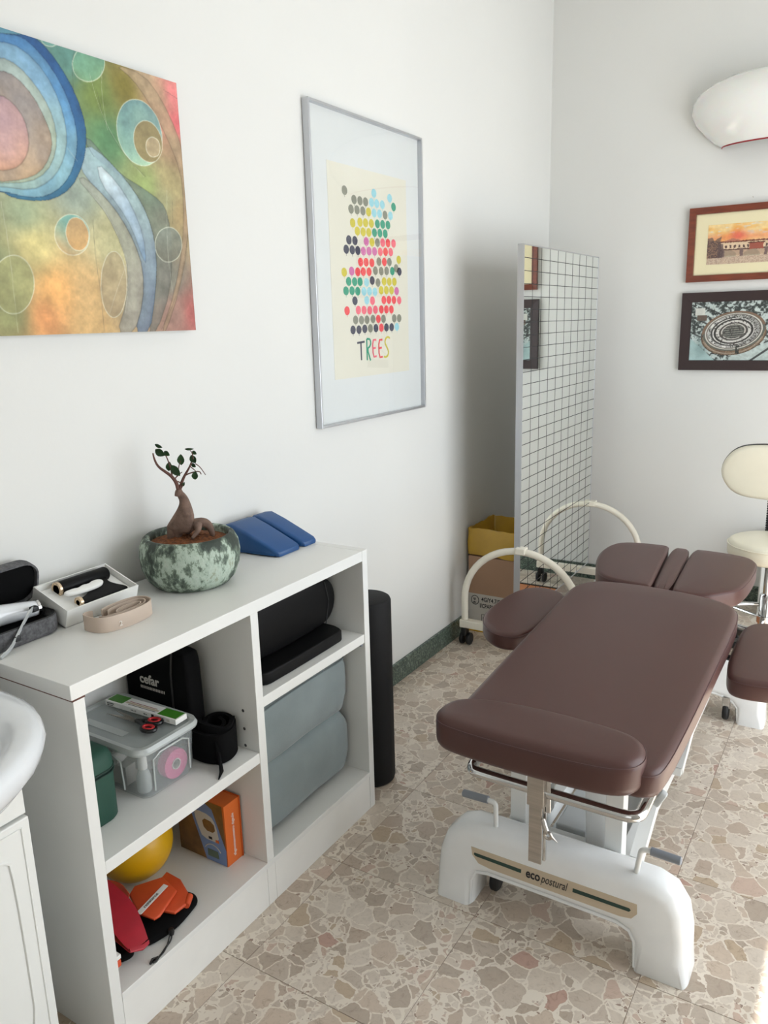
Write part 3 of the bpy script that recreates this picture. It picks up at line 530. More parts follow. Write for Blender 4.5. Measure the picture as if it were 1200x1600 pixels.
def paint_bridge(s, t):
    W, H = AX1 - AX0, AZ1 - AZ0; u, v = s / W, 1 - t / H; n = vnoise(u, v, 9, 1); n2 = vnoise(u, v, 23, 2); n3 = vnoise(u * 1.8, v, 60, 3); u = u + (n2 - .5) * .012; v = v + (n3 - .5) * .02
    c = np.zeros(s.shape + (3,)); A = lambda *x: np.array(x, float)
    def L(mask, col, al=1.0):
        nonlocal c
        a = (np.asarray(mask, float) * al)[..., None]; c = c * (1 - a) + np.asarray(col) * a
    L(np.ones(s.shape), A(246, 214, 150)); L(np.clip((n - .45) * 3, 0, 1), A(242, 176, 80), .8); L(np.clip((n2 - .6) * 3, 0, 1) * (v < .3), A(226, 222, 214), .8)
    L(np.clip(1 - np.abs(v - .34) / .16, 0, 1), A(238, 140, 96), .65); L(np.exp(-((u - .36) / .09) ** 2 - ((v - .3) / .13) ** 2), A(228, 96, 84), .8)
    L(v > .44, A(214, 190, 160)); L((v > .43) & (v < .47) & (u > .16), A(120, 62, 46)); L((v > .47) & (v < .50) & (u > .16), A(222, 196, 160)); L((v > .5) & (v < .64) & (u > .15), A(226, 200, 168))
    win_ = (v > .54) & (v < .61) & (np.mod(u * 19, 1) < .45) & (u > .18); L(win_, A(92, 66, 60)); L((v > .63) & (v < .665) & (u > .16), A(96, 66, 56)); L((u > .50) & (u < .66) & (v > .50) & (v < .66), A(164, 84, 66)); L((u > .48) & (u < .68) & (v > .485) & (v < .515), A(96, 48, 36))
    for cx in (.34, .62, .92): L((((u - cx + .09) / .10) ** 2 + ((v - .80) / .14) ** 2 < 1) & (v < .82) & (v > .66), A(176, 164, 140))
    L((v > .665) & (v < .8), A(150, 110, 90), .35); L(np.mod(u - .2, .28) < .035, A(110, 84, 78), .7 * 1.0 * 1.0) if False else None
    for px in (.19, .41, .69, .97): L((np.abs(u - px) < .018) & (v > .62) & (v < .84), A(120, 96, 92))
    L(v > .82, A(206, 184, 160)); L((v > .82) & (n3 > .55), A(170, 140, 124), .6)
    L((u < .16) & (v > .28 + n2 * .12) & (v < .84), A(140, 108, 88)); L((u < .17) & (v > .4) & (v < .84) & (n3 > .5), A(78, 58, 56), .8); L((u > .13) & (u < .19) & (v > .5) & (v < .84), A(86, 68, 70), .7)
    L((u > .2) & (u < .4) & (v > .36 + np.abs(u - .3) * .7) & (v < .44), A(186, 120, 96)); return c
mk('mat_border', B(.745, 1.229, yb - .0085, yb - .0065, 1.622, 1.897), 'mount', p1)
picture_grid('print', AX1 - AX0, AZ1 - AZ0, 260, 130, paint_bridge, lambda s, t: (AX0 + s, np.full(s.shape, yb - .0092), AZ0 + t), 'print', p1)
mk('hanging_nail', T([(.985, ROOM_Y1, 1.957), (.985, ROOM_Y1 - .012, 1.960)], .0016, 6), 'steel', p1)
mk('glass_pane', quad((.741, yb - .012, 1.618), (1.232, yb - .012, 1.618), (1.232, yb - .012, 1.901), (.741, yb - .012, 1.901)), 'pane', p1)
p2, yf, yb = wframe('framed_photo', 'dark brown frame with an aerial photograph of a round amphitheatre', .7000, 1.205, 1.167, 1.5395, .046, .020, 'darkwood', 'darkwood')
BX0, BX1, BZ0, BZ1 = .748, 1.157, 1.215, 1.4935
def paint_arena(s, t):
    x, z = BX0 + s, BZ0 + t; c = np.zeros(s.shape + (3,)); A = lambda *q: np.array(q, float)
    n1 = vnoise(x, z, 30, 1); n2 = vnoise(x, z, 80, 2); n3 = vnoise(x * 1.0, z, 190, 3)
    def L(mask, col, al=1.0):
        nonlocal c
        a = (np.asarray(mask, float) * al)[..., None]; c = c * (1 - a) + np.asarray(col) * a
    g = np.clip((n2 - .5) * 2.2 + (n3 - .5) * 1.6 + .5, 0, 1); c = A(44, 52, 50) * (1 - g[..., None]) + A(200, 212, 208) * g[..., None]
    for k in range(6):
        d = np.abs((x - .75) * .5 + (z - 1.50 + k * .075) * 1 + .0); L((d < .004) & (z < 1.49), A(40, 44, 44), .8)
    L((z < 1.32 - (x - .75) * .9), A(176, 204, 202)); L(np.exp(-(((x - .80) / .03) ** 2 + ((z - 1.275) / .05) ** 2)), A(130, 156, 156), .8); L((x > .93) & (z < 1.23 + (x - .93) * .42), A(198, 212, 208), .9); L((np.abs((z - 1.215) - (x - 1.03) * .75) < .006), A(46, 50, 50), .9)
    L((x > .765) & (x < .81) & (z > 1.43) & (z < 1.465), A(214, 216, 208)); L((x > .775) & (x < .82) & (z > 1.405) & (z < 1.432), A(98, 82, 70))
    a = math.radians(9); dx, dz = x - .944, z - 1.352; X = (dx * math.cos(a) + dz * math.sin(a)) / .144; Z = (-dx * math.sin(a) + dz * math.cos(a)) / .094; r = np.hypot(X, Z); th = np.arctan2(Z, X)
    dz2 = z - 1.336; Z2 = (-dx * math.sin(a) + dz2 * math.cos(a)) / .094; rl = np.hypot((dx * math.cos(a) + dz2 * math.sin(a)) / .144, Z2)
    tick = np.mod(th * 26, 1) < .5
    L((rl < 1.02), A(112, 88, 68)); L((rl < 1.02) & (rl > .91) & tick & (n2 > .3), A(46, 38, 34)); L((rl < .965) & (rl > .945), A(176, 156, 130)); L((rl < .93) & (rl > .9), A(190, 176, 158)); L((rl < 1.02) & (n3 > .55), A(158, 134, 108), .5)
    L(r < .97, A(96, 98, 90)); L((r < 1.0) & (r > .92) & (Z > .1), A(128, 100, 80)); L((r < .90) & (r > .86), A(212, 210, 200)); L(r < .86, A(120, 114, 106)); L((r < .82) & (r > .62), A(226, 226, 220)); L((r < .82) & (r > .66) & (np.mod(th * 22, 1) < .4) & (n2 > .35), A(50, 46, 44))
    L((r < .84) & (r > .64) & (np.mod(th * 30 + 2 * n1, 1) < .5) & (X > .1), A(40, 38, 36), .8); L((r < .72) & (r > .66) & (X < .1), A(44, 42, 40), .85); L((r < .62) & (r > .53), A(42, 40, 38)); L((r < .55) & (r > .45), A(214, 212, 206)); L((r < .45) & (r > .40), A(70, 66, 62)); L((r < .38) & (r > .35), A(216, 214, 206)); L(r < .34, A(128, 128, 120)); L((r < .34) & (np.mod(Z * 9 + X * 1.0, 1) < .45), A(58, 60, 58)); L((r < .8) & (n3 > .72), A(60, 56, 52), .8)
    L((x > .958) & (x < .976) & (z > 1.245) & (z < 1.285) & (n3 > .3), A(44, 48, 44)); return c
picture_grid('print', BX1 - BX0, BZ1 - BZ0, 300, 210, paint_arena, lambda s, t: (BX0 + s, np.full(s.shape, yb - .0092), BZ0 + t), 'print', p2)
mk('glass_pane', quad((.744, yb - .012, 1.211), (1.161, yb - .012, 1.211), (1.161, yb - .012, 1.4975), (.744, yb - .012, 1.4975)), 'pane', p2)
# ------------------------------------------------------------------ wall lamp
wl = thing('wall_lamp', 'white glass bowl wall lamp with dark red rim above the two pictures', 'lamp', (1.06, ROOM_Y1, 2.185))
prof = [(.225, 0), (.262, .022), (.305, .062), (.345, .105), (.366, .150), (.366, .190), (.346, .230), (.300, .262), (.24, .287), (.15, .302), (.05, .308), (.0005, .308)]
mk('glass_bowl', lathe(bmesh.new(), prof, (1.06, ROOM_Y1 - .004, 2.185), 40, sy=.52, a0=math.pi, a1=2 * math.pi), 'opal', wl, smooth=60)
mk('rim', T([(1.06 + .225 * math.cos(a), ROOM_Y1 - .004 + .52 * .225 * math.sin(a), 2.185) for a in [math.pi * (1 + k / 30) for k in range(31)]], .0035, 8), 'redrim', wl, smooth=True)
mk('wall_plate', B(.93, 1.19, ROOM_Y1 - .012, ROOM_Y1, 2.27, 2.40, .003), 'white_metal', wl)
# ------------------------------------------------------------------ bookcase
D, H, b1, b2 = .379, .8164, .8137, 1.7983
bc = thing('bookcase', 'low white laminate open shelf unit standing along the left wall', 'bookcase', (.2, 1.306, 0))
mk('top_board', (lambda bm: (box(bm, .016, D, b1 - .004, b2 - .0255, H - .030, H, .0012), bm)[-1])(bmesh.new()), 'laminate', bc)
mk('side_panel', B(.016, D - .001, b1, b1 + .025, 0, H - .0335, .001), 'laminate', bc)
mk('side_panel', B(.016, D, b2 - .025, b2, 0, H, .001), 'laminate', bc)
mk('gap_strip', B(.016, D - .0008, b1 - .0015, b1 + .0262, H - .0335, H - .030), 'gap_brown', bc)['label'] = 'thin dark gap under the worktop, drawn as a brown strip'  # gap under the worktop, its shade coloured in as a brown strip
mk('divider', B(.022, D - .001, 1.299, 1.325, .1225, H - .030, .001), 'laminate', bc)
mk('back_panel', B(.016, .021, b1 + .025, b2 - .025, .107, H - .030), 'laminate', bc)
mk('bottom_board', B(.022, D, b1 + .025, b2 - .025, .107, .1225, .001), 'laminate', bc)
mk('shelf', B(.022, D - .002, b1 + .0255, 1.2985, .403, .431, .001), 'laminate', bc)
mk('shelf', B(.022, D - .002, 1.3255, b2 - .0255, .540, .567, .001), 'laminate', bc)
mk('kick_board', B(D - .018, D - .001, b1 + .0255, 1.2955, 0, .1065, .0008), 'edgeband', bc)
mk('kick_board', B(D - .018, D - .001, 1.3275, b2 - .0255, 0, .1065, .0008), 'edgeband', bc)
mk('kick_post', B(D - .02, D - .001, 1.2962, 1.3268, 0, .1065, .0008), 'edgeband', bc)
for z in (.532, .484, .439): mk('pin_hole', lathe(bmesh.new(), [(0.0003, 0), (.0042, 0), (.0042, -.0006), (.0026, -.0012), (.0003, -.0012)], (.333, 1.2995, z), 12, axis='y'), 'screw', bc)
mk('shelf_clip', B(.350, .372, 1.763, 1.7728, .530, .5395, .001), 'grey_plastic', bc)
# ------------------------------------------------------------------ things on the worktop
pc = (.145, 1.352)
pot = thing('potted_bonsai', 'small ficus bonsai in a mottled green round stoneware bowl on the shelf unit', 'plant', (pc[0], pc[1], H))
prof = [(.0005, .001), (.075, .001), (.092, .003), (.108, .020), (.120, .050), (.1235, .080), (.120, .106), (.112, .122), (.106, .127), (.099, .126), (.096, .120), (.098, .105)]
mk('pot', lathe(bmesh.new(), prof, (*pc, H), 56), 'pot', pot, smooth=60)
def mound(bm, c, r, z, h, seed, n=30):
    loops = []
    for k in range(7):
        q = k / 6; rr = r * (1 - q) + .0005; loops.append([(c[0] + rr * math.cos(2 * math.pi * j / n), c[1] + rr * math.sin(2 * math.pi * j / n), z + h * (1 - (1 - q) ** 2) + .003 * math.sin(j * 2.3 + k * 1.7 + seed) * (k > 0)) for j in range(n)])
    loft(bm, loops, cap0=False); return bm
o = mk('soil', mound(bmesh.new(), pc, .0985, H + .108, .012, 1), 'soil', pot, smooth=True)
bx, bz = Vector((.8506, .5251, 0)), Vector((0, 0, 1)); bd = Vector((-.5251, .8506, 0))
def bp(u, v, d=0.0):  # bonsai local frame: centimetre-like offsets
    return Vector((pc[0], pc[1], H + .118)) + bx * ((u - 555) / 3550) + bz * ((930 - v) / 3550) + bd * d
def skinbody(name, edges_pts, radii, m, parent, sub=2):
    bm = bmesh.new(); vs = [bm.verts.new(p) for p in edges_pts[0]]
    for a, b in edges_pts[1]: bm.edges.new((vs[a], vs[b]))
    me = bpy.data.meshes.new(name); org = origin_of(parent); bmesh.ops.translate(bm, verts=bm.verts, vec=-org); bm.to_mesh(me); bm.free()
    o = bpy.data.objects.new(name, me); COL.objects.link(o)
    md = o.modifiers.new('skin', 'SKIN'); md.use_smooth_shade = True
    for i, r in enumerate(radii): me.skin_vertices[0].data[i].radius = (r, r)
    me.skin_vertices[0].data[0].use_root = True
    s = o.modifiers.new('sub', 'SUBSURF'); s.levels = s.render_levels = sub
    dg = bpy.context.evaluated_depsgraph_get(); me2 = bpy.data.meshes.new_from_object(o.evaluated_get(dg)); bpy.data.objects.remove(o); me2.materials.clear(); me2.materials.append(M[m])
    for p in me2.polygons: p.use_smooth = True
    o = bpy.data.objects.new(name, me2); COL.objects.link(o); o.parent = parent; return o
pts = [bp(480, 790), bp(545, 690), bp(545, 600), bp(505, 530), bp(420, 850), bp(395, 960), bp(470, 880), bp(455, 960), bp(560, 830), bp(620, 770, .005), bp(700, 800, .008), bp(745, 860, .01), bp(760, 950, .01), bp(665, 850, -.02), bp(610, 920, -.035), bp(580, 800, -.01), bp(530, 890, .02), bp(540, 960, .03)]
ed = [(0, 1), (1, 2), (2, 3), (0, 4), (4, 5), (0, 6), (6, 7), (0, 8), (8, 9), (9, 10), (10, 11), (11, 12), (9, 13), (13, 14), (0, 15), (15, 16), (16, 17)]
mk_tr = skinbody('trunk', (pts, ed), [.027, .021, .0125, .0095, .017, .010, .016, .010, .017, .018, .014, .010, .006, .008, .004, .015, .010, .006], 'bark', pot)
mk('stub', T([bp(500, 560), bp(503, 530), bp(500, 505)], [.011, .0105, .0075], 10), 'bark', pot, smooth=True)
def br(P, r0, r1, d=0.0):
    Q = smooth_pts([tuple(bp(u, v, d * i / len(P))) for i, (u, v) in enumerate(P)], 2, False); k = len(Q); return mk('branch', T(Q, [r0 + (r1 - r0) * i / (k - 1) for i in range(k)], 7), 'twig', pot, smooth=True)
br([(500, 520), (490, 440), (455, 380), (410, 340), (350, 290), (328, 220), (325, 170)], .0055, .0016, -.02)
br([(505, 520), (530, 440), (560, 380), (600, 320), (625, 260)], .0048, .0014, .02)
br([(455, 390), (452, 330), (430, 240), (415, 200)], .0022, .0012)
br([(560, 385), (610, 360), (700, 340), (715, 370)], .002, .0011, -.01); br([(650, 240), (645, 180), (630, 165)], .0014, .001)
br([(665, 280), (700, 310), (740, 385)], .0014, .0009, .01); br([(470, 420), (500, 380), (545, 350)], .0018, .0009)
br([(490, 430), (520, 440), (545, 460), (530, 490)], .0016, .0009); br([(500, 390), (525, 280), (543, 250)], .0013, .0008); br([(615, 300), (650, 330), (665, 350)], .0015, .0009)
for (u, v, L_, Wd, ang, tw, d) in ((360, 118, 62, 34, -25, .4, 0), (362, 178, 84, 58, -35, .0, .004), (425, 185, 52, 46, -40, .3, 0), (425, 305, 74, 46, 80, .2, .01), (497, 330, 104, 62, -55, .0, -.01), (543, 243, 84, 54, 88, .2, 0), (612, 157, 72, 26, 0, .6, .01), (664, 184, 40, 32, -40, .2, 0), (640, 246, 70, 54, -65, .1, .01), (662, 378, 66, 48, 85, .2, -.01), (630, 305, 44, 38, -45, .4, .02), (545, 460, 40, 24, 60, .3, 0)):
    c = bp(u, v, d); a = math.radians(ang); ax = bx * math.cos(a) + bz * math.sin(a); ay = (-bx * math.sin(a) + bz * math.cos(a)); nn = ax.cross(ay); ay = (ay * math.cos(tw) + nn * math.sin(tw)); L2, W2 = L_ / 3550 / 1.75, Wd / 3550 / 1.75
    bm = bmesh.new(); prof = [(-1, .02), (-.7, .6), (-.3, .96), (.1, 1), (.5, .75), (.8, .4), (1.0, .04)]; rows = []
    for q, wq in prof: rows.append([c + ax * L2 * q + ay * W2 * wq * s + nn * (.0018 * abs(s) * wq - .002 * q * q) for s in (-1, -.5, 0, .5, 1)])
    loft(bm, rows, closed=False); bmesh.ops.solidify(bm, geom=bm.faces[:], thickness=.0005)
    mk('leaf', bm, 'leaf', pot, smooth=True)
# blue wedges
def wedge(y0, y1, label):
    t = thing('wedge_cushion', label, 'cushion', (.12, (y0 + y1) / 2, H), 'blue wedge cushions')
    bm = bmesh.new(); n = 6
    def sec(x, h, w0, w1, r):
        P = rrect(w0, w1, H + .0005, H + h, min(r, h * .45), 4); return [(x, a, b) for a, b in P]
    loops = [sec(.030, .070, y0 + .006, y1 - .006, .012), sec(.024 + .004, .077, y0, y1, .012), sec(.050, .080, y0, y1, .010), sec(.10, .064, y0 + .002, y1 - .002, .010), sec(.160, .038, y0 + .006, y1, .010), sec(.200, .020, y0 + .012, y1, .008), sec(.208, .014, y0 + .018, y1 - .004, .006)]
    loft(bm, loops); mk('cover', bm, 'blue', t, smooth=50)
    mk('seam', T([(x, y0 + dy - .0003, H + .006) for x, dy in ((.034, .0), (.05, 0), (.10, .002), (.16, .006), (.198, .012))], .0014, 6), 'blue', t, smooth=True)
    return t
wedge(1.600, 1.712, 'blue wedge cushion nearer the bonsai pot'); wedge(1.716, 1.826 - .035, 'blue wedge cushion at the end of the shelf unit, farther from the pot')
# white gift box with massager (raised at the wall side)
bxx = thing('device_box', 'open white box with a black and white handheld device in it', 'box', (.07, 1.087, H))
tilt = about((.128, 1.08, H), math.radians(19), 'Y')
def tb(name, bm, m, parent, **k): return mk(name, xform(bm, tilt), m, parent, **k)
X0, X1, YY0, YY1, hh = .012, .128, .990, 1.184, .044
bm = bmesh.new(); box(bm, X0, X1, YY0, YY1, H, H + .002); box(bm, X1 - .003, X1, YY0, YY1, H, H + hh); box(bm, X0, X0 + .003, YY0, YY1, H, H + hh); box(bm, X0 + .003, X1 - .003, YY0, YY0 + .003, H, H + hh); box(bm, X0 + .003, X1 - .003, YY1 - .003, YY1, H, H + hh)
tb('tray', bm, 'paper', bxx); tb('insert', B(X0 + .004, X1 - .004, YY0 + .004, YY1 - .004, H + .002, H + .030, .003), 'paper', bxx)
q = tb('device_body', lathe(bmesh.new(), [(.0005, 0), (.015, 0), (.0165, .003), (.0165, .126), (.014, .130), (.0005, .130)], (.040, 1.034, H + .038), 20, axis='y'), 'black_pvc', bxx, smooth=50)
tb('end_ring', lathe(bmesh.new(), [(.011, -.005), (.0168, -.005), (.0168, .001), (.011, .001), (.011, -.005)], (.040, 1.033, H + .038), 20, axis='y'), 'gold', bxx, smooth=50)
tb('device_body', prism(bmesh.new(), smooth_pts([(.046, 1.060), (.044, 1.168), (.058, 1.150), (.078, 1.145), (.114, 1.172), (.120, 1.150), (.119, 1.042), (.098, 1.038), (.090, 1.07), (.072, 1.09), (.060, 1.07)], 2), H + .030, H + .040, r=.004), 'black_pvc', bxx, smooth=50)
tb('end_ring', lathe(bmesh.new(), [(.006, -.004), (.0125, -.004), (.0125, .003), (.006, .003), (.006, -.004)], (.104, 1.040, H + .036), 20, axis='y'), 'gold', bxx, smooth=50)
tb('grip', prism(bmesh.new(), smooth_pts([(.068, 1.020), (.066, 1.050), (.070, 1.062), (.064, 1.076), (.068, 1.090), (.062, 1.104), (.064, 1.122), (.076, 1.128), (.086, 1.112), (.088, 1.080), (.084, 1.030)], 2), H + .040, H + .050, r=.004), 'paper', bxx, smooth=50)
# grey felt case
ca = thing('device_case', 'open grey fabric case holding a white appliance, leftmost on the shelf unit', 'case', (.08, .86, H))
ol = rrect(.018, .134, .700, .985, .035, 6)
def shell(outl, z0, z1, th, r, m_out):
    bm = bmesh.new(); R0 = lambda d, z: [(x, y, z) for x, y in (offset(outl, d) if d else outl)]
    loft(bm, [R0(.008, z0), R0(.002, z0 + .004), R0(0, z0 + .012), R0(0, z1), R0(th, z1), R0(th + .001, z0 + .006)], cap0=True, cap1=True); return bm
mk('case_base', shell(ol, H, H + .040, .004, .01, 'felt'), 'felt', ca, smooth=50)
mk('lining', prism(bmesh.new(), offset(ol, .0055), H + .006, H + .026, r=.004), 'black', ca, smooth=50)
mk('zip', T([(x, y, H + .0405) for x, y in offset(ol, .002)], .0022, 6, True), 'black_plastic', ca, smooth=True)
lidm = Matrix.Translation((.020, 0, H + .044)) @ Matrix.Rotation(math.radians(-74), 4, 'Y') @ Matrix.Translation((-.018, 0, 0))
lo = rrect(.018, .118, .700, 1.005, .040, 6)
bm = shell(lo, 0, .030, .004, .01, 'felt'); xform(bm, Matrix.Scale(-1, 4, (0, 0, 1)), None); xform(bm, Matrix.Translation((0, 0, .030)))
xform(bm, lidm); mk('case_lid', bm, 'felt', ca, smooth=50)
bm = prism(bmesh.new(), offset(lo, .0052), .006, .022, r=.004); xform(bm, lidm); mk('lid_lining', bm, 'black', ca, smooth=50)
ap = mk('appliance_body', lathe(bmesh.new(), [(.0005, 0), (.014, 0), (.0165, .004), (.018, .02), (.021, .06), (.026, .12), (.030, .17), (.028, .21), (.018, .235), (.0005, .24)], (0, 0, 0), 24, axis='y'), 'ceramic', ca, smooth=50, loc=(0, 0, 0)) if False else None
bm = lathe(bmesh.new(), [(.0005, 0), (.0155, 0), (.0165, .004), (.018, .02), (.021, .06), (.026, .12), (.028, .17), (.026, .21), (.018, .225), (.0005, .23)], (0, 0, 0), 24, axis='y')
xform(bm, Matrix.Translation((.078, .962, H + .048)) @ Matrix.Rotation(math.radians(180 - 10), 4, 'Z') @ Matrix.Rotation(math.radians(4), 4, 'X')); mk('appliance_body', bm, 'ceramic', ca, smooth=50)
bm = lathe(bmesh.new(), [(.006, -.003), (.0172, -.003), (.0178, .003), (.006, .003), (.006, -.003)], (0, 0, 0), 24, axis='y')
xform(bm, Matrix.Translation((.078, .963, H + .048)) @ Matrix.Rotation(math.radians(170), 4, 'Z')); mk('end_ring', bm, 'chrome', ca, smooth=50)
bm = lathe(bmesh.new(), [(.0005, -.004), (.0145, -.004), (.0145, .001), (.0005, .001)], (0, 0, 0), 20, axis='y'); xform(bm, Matrix.Translation((.078, .9645, H + .048)) @ Matrix.Rotation(math.radians(170), 4, 'Z')); mk('end_cap', bm, 'black_plastic', ca)
bm = bmesh.new(); strip(bm, smooth_pts([(.104, .938, H + .060), (.122, .915, H + .060), (.139, .875, H + .032), (.150, .850, H + .012), (.158, .820, H + .004)], 2, False), .010, .003, (.5, -.3, .8)); mk('wrist_strap', bm, 'pale_grey', ca, smooth=50)['label'] = 'pale grey strap hanging over the rim'
mk('strap_end', B(.098, .112, .930, .946, H + .052, H + .064, .003), 'black_plastic', ca); mk('strap_end', B(.139, .147, .862, .876, H + .018, H + .030, .003), 'black_plastic', ca)
# beige exercise band
eb = thing('exercise_band', 'folded beige latex exercise band marked 2', 'exercise band', (.2, 1.07, H))
def loopband(P, w, th=.0022): bm = bmesh.new(); strip(bm, [(x, y, H + w / 2 + .0005 + dz) for x, y, dz in smooth_pts(P, 3, False)], w, th); return bm
mk('band', loopband([(.172, 1.030, 0), (.164, 1.018, 0), (.170, 1.005, 0), (.190, 1.001, 0), (.222, 1.006, 0), (.238, 1.03, 0), (.245, 1.08, 0), (.238, 1.128, 0), (.222, 1.150, 0), (.196, 1.153, 0), (.178, 1.140, 0), (.172, 1.10, 0), (.176, 1.062, 0), (.182, 1.045, 0)], .034), 'beige_band', eb, smooth=50)
mk('band', loopband([(.206, 1.020, -.001), (.222, 1.024, 0), (.233, 1.06, 0), (.231, 1.115, 0), (.216, 1.140, 0), (.198, 1.143, 0), (.186, 1.128, 0), (.183, 1.09, 0), (.188, 1.06, 0), (.196, 1.050, 0)], .032), 'beige_band', eb, smooth=50)
mk('band', loopband([(.212, 1.036, -.001), (.223, 1.06, 0), (.222, 1.11, 0), (.212, 1.130, 0), (.200, 1.128, 0), (.196, 1.10, 0), (.200, 1.072, 0), (.212, 1.060, 0)], .030), 'beige_band', eb, smooth=50)
text('size_mark', '2', .016, (.2425, 1.040, H + .009), (.14, 1, 0), (0, 0, 1), 'beige_mark', eb, bold=.0003)
# ------------------------------------------------------------------ upper left compartment
S1 = .4315
cb = thing('storage_box', 'lidded clear plastic storage box with small supplies inside on the middle shelf', 'box', (.17, 1.09, S1))
def rr(x0, x1, y0, y1, r, z): return [(a, b, z) for a, b in rrect(x0, x1, y0, y1, r, 5)]
bm = bmesh.new(); loft(bm, [rr(.058, .292, 1.022, 1.162, .022, S1 + .001), rr(.052, .298, 1.016, 1.168, .026, S1 + .010), rr(.040, .303, 1.006, 1.178, .028, S1 + .118), rr(.043, .300, 1.009, 1.175, .026, S1 + .118), rr(.056, .294, 1.019, 1.165, .024, S1 + .010), rr(.060, .290, 1.024, 1.160, .020, S1 + .004)])
mk('box_body', bm, 'clear', cb, smooth=40)
bm = bmesh.new(); loft(bm, [rr(.032, .311, .999, 1.186, .032, S1 + .116), rr(.030, .313, .997, 1.188, .034, S1 + .122), rr(.034, .309, 1.001, 1.184, .032, S1 + .131), rr(.044, .299, 1.011, 1.174, .026, S1 + .131), rr(.048, .295, 1.015, 1.170, .024, S1 + .127)], cap0=False, cap1=False); mk('lid_rim', bm, 'clear_rim', cb, smooth=40)
mk('lid_panel', prism(bmesh.new(), rrect(.046, .297, 1.013, 1.172, .024), S1 + .1255, S1 + .1275), 'clear_lid', cb)
mk('lid_label', B(.078, .214, 1.036, 1.056, S1 + .1278, S1 + .1283), 'clear_rim', cb)['label'] = 'milky oblong label area'
bm = bmesh.new(); tube(bm, [(.302, 1.04, S1 + .02), (.304, 1.04, S1 + .095), (.305, 1.060, S1 + .105), (.305, 1.125, S1 + .105), (.304, 1.145, S1 + .095), (.302, 1.145, S1 + .02)], .0022, 6); mk('front_rib', bm, 'clear_rim', cb, smooth=True)
bm = bmesh.new(); tube(bm, [(.09, 1.008, S1 + .02), (.09, 1.004, S1 + .09), (.11, 1.003, S1 + .10), (.22, 1.003, S1 + .10), (.24, 1.004, S1 + .09), (.24, 1.008, S1 + .02)], .0022, 6); mk('side_rib', bm, 'clear_rim', cb, smooth=True)
# contents: each its own thing inside the box
sb = thing('spray_bottle', 'small clear spray bottle with white cap inside the storage box', 'bottle', (.262, 1.044, S1 + .005))
mk('bottle_body', lathe(bmesh.new(), [(.0005, 0), (.014, 0), (.0165, .004), (.0165, .036), (.012, .048), (.008, .054), (.0005, .055)], (.262, 1.044, S1 + .005), 18), 'clear_rim', sb, smooth=50)
mk('spray_cap', lathe(bmesh.new(), [(.0005, .055), (.010, .055), (.0105, .060), (.0105, .078), (.008, .084), (.004, .094), (.0005, .094)], (.262, 1.044, S1 + .005), 18), 'paper', sb, smooth=50)
tr = thing('tape_roll', 'pink tape roll standing inside the clear storage box', 'tape roll', (.285, 1.115, S1 + .006))
mk('tape', lathe(bmesh.new(), [(.013, 0), (.034, 0), (.035, .002), (.035, .022), (.034, .024), (.013, .024), (.013, 0)], (.266, 1.115, S1 + .042), 32, axis='x'), 'pinkroll', tr, smooth=50)
mk('core', lathe(bmesh.new(), [(.0105, 0), (.0128, 0), (.0128, .0255), (.0105, .0255), (.0105, 0)], (.266, 1.115, S1 + .042), 24, axis='x'), 'card_white', tr, smooth=50)
tag(mk('carton', xform(B(.075, .215, 1.030, 1.060, S1 + .006, S1 + .052, .001), about((.15, 1.04, S1), .06, 'Z')), 'gauze'), 'greyish carton lying inside the storage box', 'carton')
pb = mk('pill_bottle', lathe(bmesh.new(), [(.0005, 0), (.012, 0), (.012, .020), (.009, .022), (.009, .030), (.0005, .030)], (.195, 1.022, S1 + .072), 16, axis='y'), 'paper', None, smooth=50); tag(pb, 'white screw cap bottle lying on the carton in the storage box', 'bottle')
tag(mk('leaflet', xform(B(.10, .21, 1.066, 1.150, S1 + .006, S1 + .030, .001), about((.15, 1.1, S1), -.05, 'Z')), 'card_white'), 'pale folded papers at the bottom of the storage box', 'papers')
# pack of needles on the lid
LZ = S1 + .1320
gp = thing('needle_pack', 'flat white carton with green ends and a CE mark lying on the storage box lid', 'carton', (.175, 1.141, LZ))
a = Vector((.063, 1.116, 0)); ux = Vector((.2255, .010, 0)).normalized(); uy = Vector((-ux.y, ux.x, 0)); Lg, Wg, Hg = .226, .036, .013
PM = Matrix(((ux.x, uy.x, 0, a.x), (ux.y, uy.y, 0, a.y), (0, 0, 1, LZ), (0, 0, 0, 1)))
def pk(name, m, *q, bev=0.0): return mk(name, xform(B(*q, bev), PM), m, gp)
pk('carton_body', 'paper', 0, Lg, 0, Wg, 0, Hg, bev=.0008)
pk('green_end', 'pack_green', .003, .052, .004, Wg - .001, Hg, Hg + .0003); pk('green_end', 'pack_green', .165, Lg - .004, .004, Wg - .001, Hg, Hg + .0003)
pk('printed_line', 'redrim', .062, .150, .020, .0215, Hg, Hg + .0003); pk('printed_line', 'ink', .068, .155, .008, .0095, Hg, Hg + .0003); pk('window_print', 'decal', .055, .160, .012, .018, Hg, Hg + .0002)
def pt(nm, s, sz, x, z=.003): return text(nm, s, sz, PM @ Vector((x, -.0004, z)), ux, (0, 0, 1), 'ink', gp)
pt('ce_mark', 'CE', .009, .178); pt('small_print', 'agopuntura', .005, .006, .007); pt('small_print', 'aghi sterili', .0045, .006, .0025); pt('small_print', '0,25 x 25', .0045, .085, .005); pt('small_print', '100 pz', .0045, .125, .005)
bm = B(.198, .207, -.0004, 0, .003, .010); xform(bm, PM); mk('symbol', bm, 'card_white', gp); bm = B(.150, .158, -.0004, 0, .004, .011); xform(bm, PM); mk('symbol', bm, 'ink', gp)
